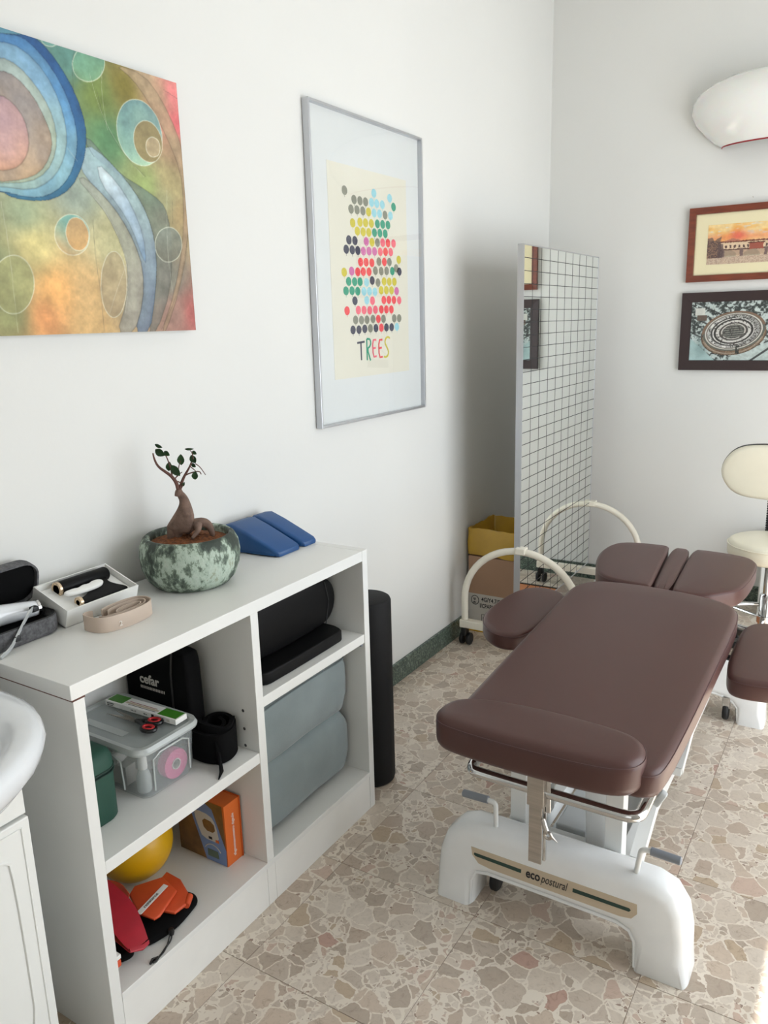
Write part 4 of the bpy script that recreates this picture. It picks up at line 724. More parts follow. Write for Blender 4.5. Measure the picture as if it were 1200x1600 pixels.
# scissors
sc_ = thing('scissors', 'pair of scissors with red and black handles on the storage box lid', 'scissors', (.21, 1.09, LZ))
def ringm(cx, cy, rx, ry, rot, z, r, m, nm):
    return mk(nm, T([(cx + rx * math.cos(t) * math.cos(rot) - ry * math.sin(t) * math.sin(rot), cy + rx * math.cos(t) * math.sin(rot) + ry * math.sin(t) * math.cos(rot), z) for t in [2 * math.pi * k / 24 for k in range(24)]], r, 8, True), m, sc_, smooth=True)
for cx, cy, rot in ((.252, 1.079, .1), (.238, 1.109, .3)):
    ringm(cx, cy, .0175, .0125, rot, LZ + .0055, .0048, 'black_plastic', 'handle'); ringm(cx, cy, .0135, .0088, rot, LZ + .0085, .0030, 'red_plastic', 'grip_insert')
mk('shank', T([(.236, 1.080, LZ + .005), (.215, 1.090, LZ + .005), (.196, 1.092, LZ + .004)], [.005, .005, .004], 8), 'black_plastic', sc_, smooth=True); mk('shank', T([(.222, 1.105, LZ + .005), (.210, 1.098, LZ + .005), (.196, 1.094, LZ + .004)], [.005, .005, .004], 8), 'black_plastic', sc_, smooth=True)
mk('blade', prism(bmesh.new(), [(.200, 1.089), (.200, 1.098), (.150, 1.106), (.112, 1.106)], LZ + .001, LZ + .0026), 'steel', sc_); mk('blade', prism(bmesh.new(), [(.198, 1.086), (.198, 1.095), (.140, 1.090), (.106, 1.082)], LZ + .0028, LZ + .0044), 'steel', sc_)
mk('pivot', lathe(bmesh.new(), [(.0005, 0), (.003, 0), (.003, .002), (.0005, .0025)], (.196, 1.092, LZ + .0045), 12), 'black_plastic', sc_)
# black bag with lettering
bg_ = thing('black_bag', 'tall black soft bag lettered cefar behind the storage box', 'bag', (.11, 1.262, S1))
bm = prism(bmesh.new(), smooth_pts([(.024, S1 + .001), (.246, S1 + .001), (.246, S1 + .15), (.243, S1 + .250), (.225, S1 + .262), (.040, S1 + .262), (.024, S1 + .25)], 2), 1.262, 1.212, axis='y', r=.009); mk('bag_body', bm, 'black', bg_, smooth=50)
mk('flap_edge', T([(.200, 1.2105, S1 + .255), (.192, 1.2100, S1 + .20), (.190, 1.2100, S1 + .03)], .0024, 6), 'black_plastic', bg_, smooth=True)
text('lettering', 'cefar', .034, (.078, 1.2112, .588), (1, 0, 0), (0, 0, 1), 'card_white', bg_, bold=.0010, sx=1.0)
bm = bmesh.new()
for k in range(16): box(bm, .080 + k * .0054, .0822 + k * .0054, 1.2106, 1.2118, .573, .580)
o = mk('dash_row', bm, 'card_white', bg_); o['kind'] = 'stuff'
# green case
gc = thing('green_case', 'dark green zipped fabric case at the left end of the middle shelf', 'case', (.19, .905, S1))
ol = rrect(.105, .284, .845, .968, .034, 6); R0 = lambda d, z: [(x, y, z) for x, y in (offset(ol, d) if d else ol)]
bm = bmesh.new(); loft(bm, [R0(.004, S1 + .0005), R0(0, S1 + .006), R0(0, S1 + .111)]); mk('case_base', bm, 'green', gc, smooth=50)
bm = bmesh.new(); loft(bm, [R0(-.001, S1 + .119), R0(0, S1 + .141), R0(.006, S1 + .153), R0(.016, S1 + .160), R0(.028, S1 + .162)]); mk('case_lid', bm, 'green', gc, smooth=50)
bm = bmesh.new(); loft(bm, [R0(.0015, S1 + .111), R0(.0015, S1 + .119)]); mk('zip', bm, 'green_zip', gc, smooth=50)
mk('piping', T(R0(-.0015, S1 + .1115), .002, 6, True), 'green_zip', gc, smooth=True); mk('piping', T(R0(-.0015, S1 + .1195), .002, 6, True), 'green_zip', gc, smooth=True)
# black strap bundle
st = thing('strap_bundle', 'coiled black straps beside the storage box, one end hanging down', 'straps', (.30, 1.235, S1))
def coil(P, w, th, zc): bm = bmesh.new(); strip(bm, smooth_pts(P, 3, False), w, th); return mk('strap', bm, 'black', st, smooth=50)
coil([(.262, 1.196, S1 + .044), (.300, 1.198, S1 + .040), (.334, 1.212, S1 + .040), (.340, 1.245, S1 + .042), (.325, 1.280, S1 + .048), (.285, 1.288, S1 + .052), (.258, 1.272, S1 + .052), (.262, 1.236, S1 + .052), (.29, 1.216, S1 + .048), (.318, 1.226, S1 + .046), (.314, 1.258, S1 + .048), (.282, 1.268, S1 + .050)], .074, .009, 0)
coil([(.256, 1.230, S1 + .076), (.275, 1.208, S1 + .084), (.310, 1.214, S1 + .078), (.338, 1.240, S1 + .066), (.320, 1.276, S1 + .078)], .034, .010, 0)
bm = bmesh.new(); loft(bm, [[(.296, 1.200, S1 + .078), (.300, 1.196, S1 + .004), (.304, 1.199, S1 + .004), (.300, 1.203, S1 + .078)], [(.318, 1.208, S1 + .070), (.330, 1.206, S1 + .002), (.334, 1.209, S1 + .002), (.322, 1.211, S1 + .070)], [(.345, 1.194, S1 + .048), (.356, 1.190, S1 + .0015), (.359, 1.193, S1 + .0015), (.348, 1.197, S1 + .048)], [(.362, 1.176, S1 + .010), (.372, 1.160, S1 + .001), (.374, 1.162, S1 + .001), (.364, 1.178, S1 + .010)]]); mk('strap_tail', bm, 'black', st, smooth=50)
# ------------------------------------------------------------------ lower left compartment
S0 = .1228
tag(mk('exercise_ball', lathe(bmesh.new(), [(max(.0004, .094 * math.sin(math.pi * k / 24)), .094 - .094 * math.cos(math.pi * k / 24)) for k in range(25)], (.122, 1.105, S0), 40), 'yellow', None, smooth=60), 'yellow rubber ball at the back of the bottom shelf', 'ball')
bp_ = thing('monitor_box', 'orange carton with a blood pressure monitor pictured on its side, against the divider', 'box', (.22, 1.26, S0))
mk('carton', B(.139, .303, 1.2370, 1.2895, S0, S0 + .170, .0006), 'orange', bp_); mk('lid_flange', B(.137, .305, 1.2895, 1.2930, S0, S0 + .172, .0005), 'orange_dark', bp_)
yq = 1.2366
def facepoly(nm, P, m, dy=0.0): return mk(nm, prism(bmesh.new(), P, yq - .0003 - dy, yq - dy, axis='y'), m, bp_)
facepoly('side_print', [(.1395, S0 + .001), (.300, S0 + .001), (.300, S0 + .05), (.296, S0 + .169), (.1395, S0 + .169)], 'brown_card')
facepoly('side_print', [(.232, S0 + .001), (.300, S0 + .001), (.301, S0 + .045), (.262, S0 + .150), (.225, S0 + .169), (.190, S0 + .169), (.186, S0 + .13), (.215, S0 + .05)], 'blue_card', .0004)
facepoly('device_picture', smooth_pts([(.224, S0 + .060), (.282, S0 + .060), (.272, S0 + .110), (.256, S0 + .132), (.204, S0 + .135), (.200, S0 + .12), (.212, S0 + .085)], 1), 'card_white', .0008)
facepoly('device_picture', smooth_pts([(.232, S0 + .085), (.270, S0 + .085), (.266, S0 + .115), (.225, S0 + .118)], 1), 'brown_card', .0012)
facepoly('device_picture', [(.238, S0 + .014), (.276, S0 + .014), (.273, S0 + .034), (.238, S0 + .034)], 'lcd', .0012)
facepoly('device_picture', [(.245, S0 + .064), (.257, S0 + .064), (.256, S0 + .071), (.245, S0 + .071)], 'ink', .0012); facepoly('device_picture', [(.268, S0 + .060), (.280, S0 + .060), (.279, S0 + .068), (.268, S0 + .068)], 'orange', .0012)
mk('arc_print', T([(.256 + .030 * math.cos(t), yq - .0012, S0 + .020 + .030 * math.sin(t)) for t in [.5 + k * .213 for k in range(11)]], .0013, 6), 'card_white', bp_)
text('spine_text', 'sfigmomanometro digitale', .0125, (.3036, 1.268, S0 + .018), (0, 0, 1), (0, -1, 0), 'paper', bp_, sx=.92)
pch = thing('drawstring_pouch', 'black drawstring pouch lying under the orange band', 'pouch', (.26, .97, S0))
def pillow(P, z0, z1, r, m, nm, parent, dome=.004): return mk(nm, prism(bmesh.new(), smooth_pts(P, 2), z0, z1, r=r, dome=dome), m, parent, smooth=60)
pillow([(.300, 1.115), (.330, 1.108), (.338, 1.085), (.350, 1.020), (.340, .966), (.327, .945), (.28, .930), (.22, .95), (.225, 1.02), (.25, 1.09)], S0 + .0005, S0 + .021, .009, 'black', 'pouch_body', pch)
pillow([(.250, .938), (.310, .932), (.330, .915), (.318, .888), (.300, .868), (.24, .858), (.20, .87), (.20, .93)], S0 + .0005, S0 + .021, .009, 'black', 'pouch_fold', pch)
mk('toggle', lathe(bmesh.new(), [(.0005, -.009), (.006, -.007), (.0075, 0), (.006, .007), (.0005, .009)], (.352, 1.000, S0 + .014), 14), 'black_plastic', pch, smooth=True)
for s in (-.0035, .0035): mk('cord', T(smooth_pts([(.352, 1.0 + s, S0 + .012), (.362, .985 + s * 1.3, S0 + .004), (.366, .970 + s * .2, S0 + .003), (.372, .955 + s, S0 + .003), (.374, .940, S0 + .003)], 2, False), .0018, 6), 'black_plastic', pch, smooth=True)
mk('cord_end', T([(.374, .941, S0 + .004), (.368, .930, S0 + .004), (.372, .920, S0 + .003)], [.003, .0035, .0025], 7), 'black_plastic', pch, smooth=True); mk('cord_end', T([(.374, .941, S0 + .004), (.376, .932, S0 + .003), (.375, .925, S0 + .003)], [.003, .003, .002], 7), 'black_plastic', pch, smooth=True)
ob = thing('orange_band', 'folded orange resistance band with a white printed label on the black pouch', 'exercise band', (.27, 1.02, S0 + .03))
def slab(P, z, tx, ty, th, m, nm, parent):
    bm = prism(bmesh.new(), P, 0, th, r=th * .45, seg=2); cx = sum(p[0] for p in P) / len(P); cy = sum(p[1] for p in P) / len(P)
    xform(bm, Matrix.Translation((cx, cy, z)) @ Matrix.Rotation(tx, 4, 'X') @ Matrix.Rotation(ty, 4, 'Y') @ Matrix.Translation((-cx, -cy, 0))); return mk(nm, bm, m, parent, smooth=50)
slab([(.222, 1.112), (.270, 1.112), (.318, 1.090), (.338, 1.062), (.335, 1.030), (.295, 1.015), (.240, 1.03)], S0 + .030, .03, .05, .009, 'orange_band', 'band_fold', ob)
slab([(.205, 1.030), (.240, 1.085), (.300, 1.072), (.322, 1.000), (.318, .985), (.276, .978), (.215, 1.005)], S0 + .042, .05, .06, .008, 'orange_band', 'band_fold', ob)
mk('rolled_end', T([(.338, 1.062, S0 + .030), (.322, 1.088, S0 + .031)], [.0075, .0085], 10), 'orange_band', ob, smooth=60)
LX = Matrix.Translation((.278, 1.02, S0 + .0545)) @ Matrix.Rotation(.05, 4, 'X') @ Matrix.Rotation(.06, 4, 'Y') @ Matrix.Rotation(math.radians(97), 4, 'Z')
bm = B(-.048, .045, -.0065, .0065, 0, .0010); xform(bm, LX); mk('label_strip', bm, 'paper', ob)
text('label_print', 'resistance', .0115, LX @ Vector((-.030, -.003, .0016)), LX.to_3x3() @ Vector((1, 0, 0)), LX.to_3x3() @ Vector((0, 1, 0)), 'ink', ob)
rb = thing('red_band', 'dark red resistance band looped beside the left side panel', 'exercise band', (.25, .93, S0 + .03))
def sheet(nm, rows, m, th=.002):
    bm = bmesh.new(); R = [smooth_pts(r_, 2, False) for r_ in rows]; loft(bm, R, closed=False); bmesh.ops.recalc_face_normals(bm, faces=bm.faces); bmesh.ops.solidify(bm, geom=bm.faces[:], thickness=th); return mk(nm, bm, m, rb, smooth=60)
z0 = S0
sheet('band_loop', [[(.150, .975, z0 + .105), (.21, .978, z0 + .092), (.27, .975, z0 + .072), (.315, .958, z0 + .050), (.342, .945, z0 + .034)], [(.145, .945, z0 + .108), (.21, .948, z0 + .095), (.27, .940, z0 + .072), (.315, .925, z0 + .050), (.345, .918, z0 + .036)], [(.145, .915, z0 + .102), (.20, .915, z0 + .090), (.26, .905, z0 + .066), (.305, .900, z0 + .050), (.335, .898, z0 + .040)]], 'red_band')
sheet('band_loop', [[(.346, .944, z0 + .034), (.352, .940, z0 + .028), (.345, .938, z0 + .0255), (.31, .950, z0 + .0255), (.27, .955, z0 + .0265)], [(.347, .928, z0 + .036), (.356, .922, z0 + .030), (.348, .918, z0 + .026), (.31, .925, z0 + .026), (.27, .935, z0 + .027)], [(.337, .900, z0 + .042), (.346, .896, z0 + .038), (.338, .896, z0 + .035), (.31, .900, z0 + .0355), (.27, .905, z0 + .0355)]], 'red_band')
sheet('band_loop', [[(.13, .985, z0 + .072), (.18, 1.01, z0 + .070), (.225, 1.00, z0 + .060)], [(.13, .975, z0 + .050), (.18, .99, z0 + .045), (.23, .985, z0 + .042)]], 'orange_band')
sheet('band_loop', [[(.20, .880, z0 + .118), (.26, .876, z0 + .095), (.31, .872, z0 + .066)], [(.20, .850, z0 + .108), (.26, .850, z0 + .085), (.312, .850, z0 + .055)]], 'red_band')
mk('white_tag', B(.312, .350, .842, .868, S0 + .050, S0 + .060, .001), 'paper', rb)
mk('orange_tag', B(.318, .352, .842, .866, S0 + .0345, S0 + .0495, .002), 'orange_band', rb)
# ------------------------------------------------------------------ right compartments
S2 = .5672
bk = thing('black_support', 'black padded support cushion with rounded upright back in the top right compartment', 'cushion', (.2, 1.54, S2))
mk('seat_pad', prism(bmesh.new(), smooth_pts([(.045, 1.345), (.300, 1.345), (.345, 1.37), (.352, 1.40), (.352, 1.690), (.345, 1.708), (.300, 1.725), (.045, 1.725)], 1), S2 + .0005, S2 + .034, r=.005), 'black_pvc', bk, smooth=50)
bm = prism(bmesh.new(), smooth_pts([(1.338, S2 + .035), (1.70, S2 + .035), (1.745, S2 + .060), (1.762, S2 + .105), (1.750, S2 + .150), (1.715, S2 + .176), (1.36, S2 + .178), (1.338, S2 + .16)], 2), .250, .292, axis='x', r=.010); mk('back_pad', bm, 'black_pvc', bk, smooth=50)
mk('back_pad', prism(bmesh.new(), smooth_pts([(1.345, S2 + .035), (1.66, S2 + .035), (1.70, S2 + .08), (1.69, S2 + .15), (1.64, S2 + .165), (1.36, S2 + .165)], 2), .10, .235, axis='x', r=.02), 'black', bk, smooth=50)
mk('seam', T([(.2925, 1.705, S2 + .040), (.2925, 1.722, S2 + .105), (.2925, 1.705, S2 + .165)], .0018, 6), 'black_plastic', bk, smooth=True)
gs = thing('grey_cushion', 'large folded grey suede-like cushion filling the bottom right compartment', 'cushion', (.2, 1.54, S0))
def lobe(z0, z1, yr, xf, name):
    bm = bmesh.new(); loops = []; y0_, n = 1.334, 14
    for k in range(n + 1):
        q = k / n; y = y0_ + (yr - y0_) * q; e = min(1, (1 - q) / .06) ** .5 if q > .94 else 1; e0 = min(1, (q + .02) / .05) ** .5; sc = max(.72, e) * max(.86, e0)
        zc, hz = (z0 + z1) / 2, (z1 - z0) / 2 * (.97 + .03 * math.sin(q * 9)) * sc; xx = xf - .012 * (1 - e) - .006 * (1 - q) + .004 * math.sin(q * 5)
        loops.append([(x, y, z) for x, z in [(lambda cx, cz, hx, hz2, t: (cx + hx * abs(math.cos(t)) ** .45 * (1 if math.cos(t) >= 0 else -1), cz + hz2 * abs(math.sin(t)) ** .42 * (1 if math.sin(t) >= 0 else -1)))((.05 + xx) / 2, zc, (xx - .05) / 2, hz, 2 * math.pi * j / 28) for j in range(28)]])
    loft(bm, loops); return mk(name, bm, 'suede', gs, smooth=60)
lobe(S0 + .001, S0 + .226, 1.752, .335, 'lower_fold'); lobe(S0 + .190, S0 + .415, 1.757, .332, 'upper_fold')
mk('seam', T(smooth_pts([(.333, 1.345, S0 + .372), (.336, 1.45, S0 + .380), (.337, 1.60, S0 + .382), (.333, 1.735, S0 + .374), (.30, 1.757, S0 + .37)], 2, False), .0022, 6), 'suede_seam', gs, smooth=True)
# ------------------------------------------------------------------ foam roller
fr = thing('foam_roller', 'tall black cylindrical roller standing at the right end of the shelf unit', 'roller', (.285, 1.925, 0))
mk('roller_body', lathe(bmesh.new(), [(.0005, .0), (.070, 0), (.076, .004), (.078, .012), (.078, .606), (.075, .614), (.070, .617)], (.285, 1.925, 0), 40), 'roller', fr, smooth=50)
mk('end_face', lathe(bmesh.new(), [(.070, .6165), (.066, .6160), (.0005, .6155)], (.285, 1.925, 0), 40), 'black_plastic', fr, smooth=50)
# ------------------------------------------------------------------ vanity and washbasin
va = thing('vanity_cabinet', 'white vanity cabinet with a routed panel door at the left edge', 'cabinet', (.2, .4, 0))
mk('carcass', B(.016, .380, .105, .688, .06, .700, .001), 'lacquer', va); mk('plinth', B(.03, .35, .12, .67, 0, .06), 'lacquer', va)
def door(y0, y1):
    d_ = mk('door', B(.3805, .398, y0, y1, .065, .632, .002), 'lacquer', va)
    bm = bmesh.new(); P = rrect(y0 + .035, y1 - .035, .10, .565, .02, 4)
    P = [(y0 + .04, .10), (y1 - .04, .10), (y1 - .04, .560), (y1 - .055, .575), (y1 - .075, .578), (y1 - .085, .590), (y0 + .085, .590), (y0 + .075, .578), (y0 + .055, .575), (y0 + .04, .560)]
    tube(bm, [(.3985, a, b) for a, b in smooth_pts(P, 2)], .003, 6, True); mk('routed_moulding', bm, 'lacquer', d_, smooth=True)
    bm = bmesh.new(); tube(bm, [(.3982, a, b) for a, b in ((y0 + .016, .08), (y1 - .016, .08), (y1 - .016, .618), (y0 + .016, .618))], .0018, 6, True); mk('routed_moulding', bm, 'lacquer', d_, smooth=True)
    return d_
door(.400, .687); door(.107, .397)
mk('top_rail', B(.3805, .392, .107, .687, .636, .699, .0015), 'lacquer', va)
wb = thing('washbasin', 'white ceramic washbasin on the vanity cabinet', 'washbasin', (.26, .39, .7))
def sup(c, a, b, z, n=44, e=.86):
    out = []
    for j in range(n):
        t = 2 * math.pi * j / n; cx, sx = math.cos(t), math.sin(t); x = c[0] + a * abs(cx) ** e * (1 if cx > 0 else -1); y = c[1] + b * abs(sx) ** e * (1 if sx > 0 else -1); out.append((max(x, .004), y, z))
    return out
C0 = (.285, .400); bm = bmesh.new()
loft(bm, [sup(C0, .255 * k, .30 * k, z) for k, z in ((.36, .7005), (.62, .702), (.90, .722), (1.06, .748), (1.14, .775), (1.165, .797), (1.15, .812), (1.10, .820), (1.02, .818), (.94, .806), (.86, .780), (.76, .750), (.55, .727), (.2, .720), (.04, .719))])
mk('bowl', bm, 'ceramic', wb, smooth=60); mk('drain', lathe(bmesh.new(), [(.0005, .004), (.018, .004), (.021, .002), (.021, 0)], (.285, .40, .7195), 20), 'chrome', wb, smooth=True)
# ------------------------------------------------------------------ waste box
wx0, wx1, wy0, wy1 = .018, .300, 3.205, 3.480
wbx = thing('waste_carton', 'tall cardboard waste carton lined with a yellow bag in the corner behind the mirror', 'waste bin', (.16, 3.34, 0))
mk('carton', B(wx0, wx1, wy0, wy1, .030, .372, .002), 'card', wbx); mk('printed_band', B(wx0 - .0006, wx1 + .0006, wy0 - .0006, wy1 + .0006, .030, .190), 'card_white', wbx)
mk('base_tray', B(wx0 - .002, wx1 + .002, wy0 - .002, wy1 + .002, .0, .0480, .003), 'yellow', wbx)['label'] = 'yellow bottom edge'
yy = wy0 - .0010
text('print_text', '4G/Y4.7/S/24', .029, (.084, yy, .156), (1, 0, 0), (0, 0, 1), 'ink', wbx, sx=.8, bold=.0006); text('print_text', 'I/CPABM3003-221FIT', .029, (.076, yy, .124), (1, 0, 0), (0, 0, 1), 'ink', wbx, sx=.7, bold=.0006)
mk('un_circle', T([(.052 + .019 * math.cos(t), yy, .158 + .022 * math.sin(t)) for t in [2 * math.pi * k / 28 for k in range(28)]], .0015, 6, True), 'ink', wbx); text('un_letters', 'u', .020, (.0445, yy, .159), (1, 0, 0), (0, 0, 1), 'ink', wbx, bold=.001); text('un_letters', 'n', .020, (.0445, yy, .142), (1, 0, 0), (0, 0, 1), 'ink', wbx, bold=.001)
bm = bmesh.new()
for q in ((.085, .225, .090, .092), (.085, .225, .056, .058), (.085, .087, .056, .092), (.126, .128, .056, .092), (.223, .225, .056, .092)): box(bm, q[0], q[1], yy - .0003, yy, q[2], q[3])
mk('code_frame', bm, 'ink', wbx); text('code_text', 'CER', .016, (.091, yy, .068), (1, 0, 0), (0, 0, 1), 'ink', wbx); text('code_text', '180103', .016, (.135, yy, .068), (1, 0, 0), (0, 0, 1), 'ink', wbx)
bm = bmesh.new(); n = 64; rs = random.Random(5)
def ringr(d, z, jit):
    P = rrect(wx0 - d, wx1 + d, wy0 - d, wy1 + d, .012 + max(d, 0), 3); Q = []
    k = len(P)
    for i in range(k):
        a, b = P[i], P[(i + 1) % k]; m_ = 8 if math.hypot(a[0] - b[0], a[1] - b[1]) > .1 else 1
        for s in range(m_): Q.append((a[0] + (b[0] - a[0]) * s / m_, a[1] + (b[1] - a[1]) * s / m_))
    return [(max(x + rs.uniform(-1, 1) * jit, .004), y + rs.uniform(-1, 1) * jit, z + rs.uniform(-1, 1) * jit * 1.5) for x, y in Q]
loft(bm, [ringr(.004, .378, .003), ringr(.008, .400, .003), ringr(.007, .44, .003), ringr(.006, .480, .003), ringr(.004, .505, .004), ringr(-.004, .505, .003), ringr(-.010, .46, .004), ringr(-.02, .42, .006), ringr(-.03, .378, .003)], cap0=False, cap1=True)
mk('bag_liner', bm, 'bag', wbx, smooth=50)
# ------------------------------------------------------------------ wheeled grid mirror
gm = thing('grid_mirror', 'tall wheeled posture mirror with black grid lines and white tubular arches', 'mirror', (.353, 3.51, 0))
mx0, my0, mx1, my1 = .338, 3.040, .330, 4.035; mz0, mz1 = .150, 1.724
ang = math.atan2(mx1 - mx0, my1 - my0); ML = math.hypot(mx1 - mx0, my1 - my0); MM = Matrix.Translation((mx0, my0, 0)) @ Matrix.Rotation(-ang, 4, 'Z')
def gmk(nm, bm, m, parent=gm, **k): return mk(nm, xform(bm, MM), m, parent, **k)
gmk('backboard', B(-.016, -.003, .004, ML - .004, mz0 + .004, mz1 - .004), 'card_white')
gmk('mirror_glass', B(-.003, 0, .004, ML - .004, mz0 + .004, mz1 - .004), 'mirror')
for q in ((-.026, .0015, 0, .005, mz0, mz1), (-.026, .0015, ML - .005, ML, mz0, mz1), (-.026, .0015, .005, ML - .005, mz1 - .005, mz1), (-.026, .0015, .005, ML - .005, mz0, mz0 + .005)): gmk('frame_edge', B(*q, .0006), 'alu')
bm = bmesh.new()
for k in range(1, 32): z = mz1 - .002 - k * .0495; box(bm, .0002, .0008, .005, ML - .005, z - .0011, z + .0011)
for k in range(1, 10): y = ML * k / 10; box(bm, .0002, .0007, y - .0007, y + .0007, mz0 + .005, mz1 - .005)
gmk('grid_lines', bm, 'ink')
def stand(yc):
    r = .262; xc = 0.004
    def arch_pts(): return [(xc - r, yc, .125)] + [(xc - r * math.cos(t), yc, .225 + .250 * math.sin(t)) for t in [math.pi * k / 24 for k in range(25)]] + [(xc + r, yc, .125)]
    a = gmk('arch', T(arch_pts(), .0155, 12), 'cream_metal', smooth=True)
    gmk('base_bar', B(xc - r - .02, xc + r + .02, yc - .018, yc + .018, .088, .124, .003), 'cream_metal')
    for s in (-1, 1):
        c = gmk('caster', (lambda bm: (box(bm, xc + s * r - .012, xc + s * r + .012, yc - .02, yc + .02, .050, .087, .004), bm)[-1])(bmesh.new()), 'black_plastic')
        for t in (-.017, .017): gmk('wheel', lathe(bmesh.new(), [(.0005, -.008), (.025, -.008), (.028, -.005), (.028, .005), (.025, .008), (.0005, .008)], (xc + s * r + t, yc + .012, .0282), 20, axis='x'), 'rubber', c, smooth=50)
    gmk('clamp', B(xc - .018, xc + .026, yc - .022, yc + .022, .466, .494, .004), 'cream_metal')
stand(.0); stand(ML)
gmk('hook', T([(.06, ML - .018, .10), (.06, ML - .030, .085), (.055, ML - .036, .070), (.045, ML - .034, .062)], .004, 8), 'white_metal', smooth=True)
fb = mk('flat_board', B(.400, .780, 3.120, 3.900, 0, .022, .002), 'board'); mk('dark_edge', B(.400, .780, 3.9002, 3.912, 0, .026, .001), 'black_plastic', fb); tag(fb, 'flat orange-brown board on the floor, seen in the bottom of the grid mirror', 'board')
# ------------------------------------------------------------------ stool with backrest
so = thing('stool', 'cream padded round stool with backrest on a chrome column at the right edge', 'stool', (1.262, 3.42, 0)); cx, cy = 1.262, 3.42
mk('seat', lathe(bmesh.new(), [(.0005, .468), (.140, .468), (.155, .476), (.161, .488), (.1615, .512), (.160, .530), (.154, .541), (.140, .547), (.06, .550), (.0005, .550)], (cx, cy, 0), 48), 'cream_leather', so, smooth=60)
mk('piping', T([(cx + .162 * math.cos(t), cy + .162 * math.sin(t), .528) for t in [2 * math.pi * k / 48 for k in range(48)]], .0025, 6, True), 'cream_leather', so, smooth=True)
mk('seat_plate', lathe(bmesh.new(), [(.0005, .440), (.05, .440), (.085, .458), (.09, .4675), (.0005, .4675)], (cx, cy, 0), 24), 'black_plastic', so, smooth=50)
mk('lever', T([(cx - .03, cy - .02, .452), (cx - .11, cy - .05, .452), (cx - .135, cy - .06, .448)], .005, 8), 'black_plastic', so, smooth=True)
bx0, bx1, bz0, bz1, by = 1.030, 1.490, .672, .902, 3.60
P = [(a, b) for a, b in smooth_pts([(bx0, (bz0 + bz1) / 2 - .03), (bx0, (bz0 + bz1) / 2 + .03), (bx0 + .045, bz1 - .022), (bx0 + .12, bz1), (bx1 - .12, bz1), (bx1 - .045, bz1 - .022), (bx1, (bz0 + bz1) / 2 + .03), (bx1, (bz0 + bz1) / 2 - .03), (bx1 - .045, bz0 + .022), (bx1 - .12, bz0), (bx0 + .12, bz0), (bx0 + .045, bz0 + .022)], 3)]
mk('backrest', prism(bmesh.new(), P, by + .028, by - .028, axis='y', r=.016, dome=.004), 'cream_leather', so, smooth=60)
mk('backrest_shell', prism(bmesh.new(), [(cx + (a - cx) * 1.012, (bz0 + bz1) / 2 + (b - (bz0 + bz1) / 2) * 1.02) for a, b in P], by + .036, by + .008, axis='y', r=.004), 'black_plastic', so, smooth=60)
bm = bmesh.new(); prof = [(by + .040, .71), (by + .044, .62), (by + .040, .52), (by + .01, .455), (by - .10, .449)]
strip(bm, [(cx, a, b) for a, b in smooth_pts(prof, 2, False)], .085, .010, (1, 0, 0)); mk('back_bracket', bm, 'black_plastic', so, smooth=60)
bm = bmesh.new()
for k in range(14): box(bm, cx - .046, cx + .046, by + .020, by + .038, .53 + k * .0105, .536 + k * .0105, .001, seg=1)
mk('bellows', bm, 'rubber', so)
mk('gas_lift', lathe(bmesh.new(), [(.0005, .23), (.014, .23), (.014, .44), (.0005, .44)], (cx, cy, 0), 20), 'chrome', so, smooth=50)
mk('column', lathe(bmesh.new(), [(.0005, .085), (.025, .085), (.025, .31), (.022, .315), (.0005, .315)], (cx, cy, 0), 24), 'chrome', so, smooth=50)
mk('collar', lathe(bmesh.new(), [(.025, .195), (.031, .195), (.031, .222), (.025, .222), (.025, .195)], (cx, cy, 0), 24), 'chrome', so, smooth=50)
mk('foot_ring', T([(cx + .165 * math.cos(t), cy + .165 * math.sin(t), .212) for t in [2 * math.pi * k / 44 for k in range(44)]], .0095, 10, True), 'chrome', so, smooth=True)
for k in range(3): a_ = math.radians(30 + 120 * k); mk('ring_spoke', T([(cx + .028 * math.cos(a_), cy + .028 * math.sin(a_), .210), (cx + .160 * math.cos(a_), cy + .160 * math.sin(a_), .212)], .006, 8), 'chrome', so, smooth=True)
for k in range(5):
    a_ = math.radians(200 + 72 * k); e = Vector((math.cos(a_), math.sin(a_), 0)); n_ = Vector((-e.y, e.x, 0)); bm = bmesh.new()
    def secp(d, w, z0, z1): c = Vector((cx, cy, 0)) + e * d; return [c + n_ * w + Vector((0, 0, z0)), c + n_ * w + Vector((0, 0, z1)), c - n_ * w + Vector((0, 0, z1)), c - n_ * w + Vector((0, 0, z0))]
    loft(bm, [secp(.02, .024, .075, .118), secp(.12, .019, .078, .106), secp(.23, .014, .066, .088), secp(.235, .012, .068, .084)]); lg = mk('base_leg', bm, 'black_plastic', so)
    w_ = Vector((cx, cy, 0)) + e * .215
    for t in (-.012, .012): b_ = lathe(bmesh.new(), [(.0005, -.008), (.023, -.008), (.026, -.005), (.026, .005), (.023, .008), (.0005, .008)], (0, 0, 0), 18, axis='x'); xform(b_, Matrix.Translation(w_ + n_ * t + Vector((0, 0, .0262))) @ Matrix.Rotation(a_ + math.pi / 2, 4, 'Z')); mk('wheel', b_, 'rubber', lg, smooth=50)
    mk('caster_fork', T([w_ + Vector((0, 0, .030)), w_ + Vector((0, 0, .067))], .006, 8), 'steel', lg)
lc = thing('low_cabinet', 'low white cabinet against the far wall behind the stool', 'cabinet', (1.45, 4.1, 0))
mk('cabinet_body', B(1.172, 1.75, 4.02, 4.205, .0, .380, .002), 'lacquer', lc); mk('cabinet_top', B(1.168, 1.754, 4.005, 4.207, .3805, .398, .002), 'lacquer', lc); mk('cabinet_door', B(1.178, 1.460, 4.004, 4.0195, .02, .376, .002), 'lacquer', lc); mk('cabinet_door', B(1.464, 1.744, 4.004, 4.0195, .02, .376, .002), 'lacquer', lc)
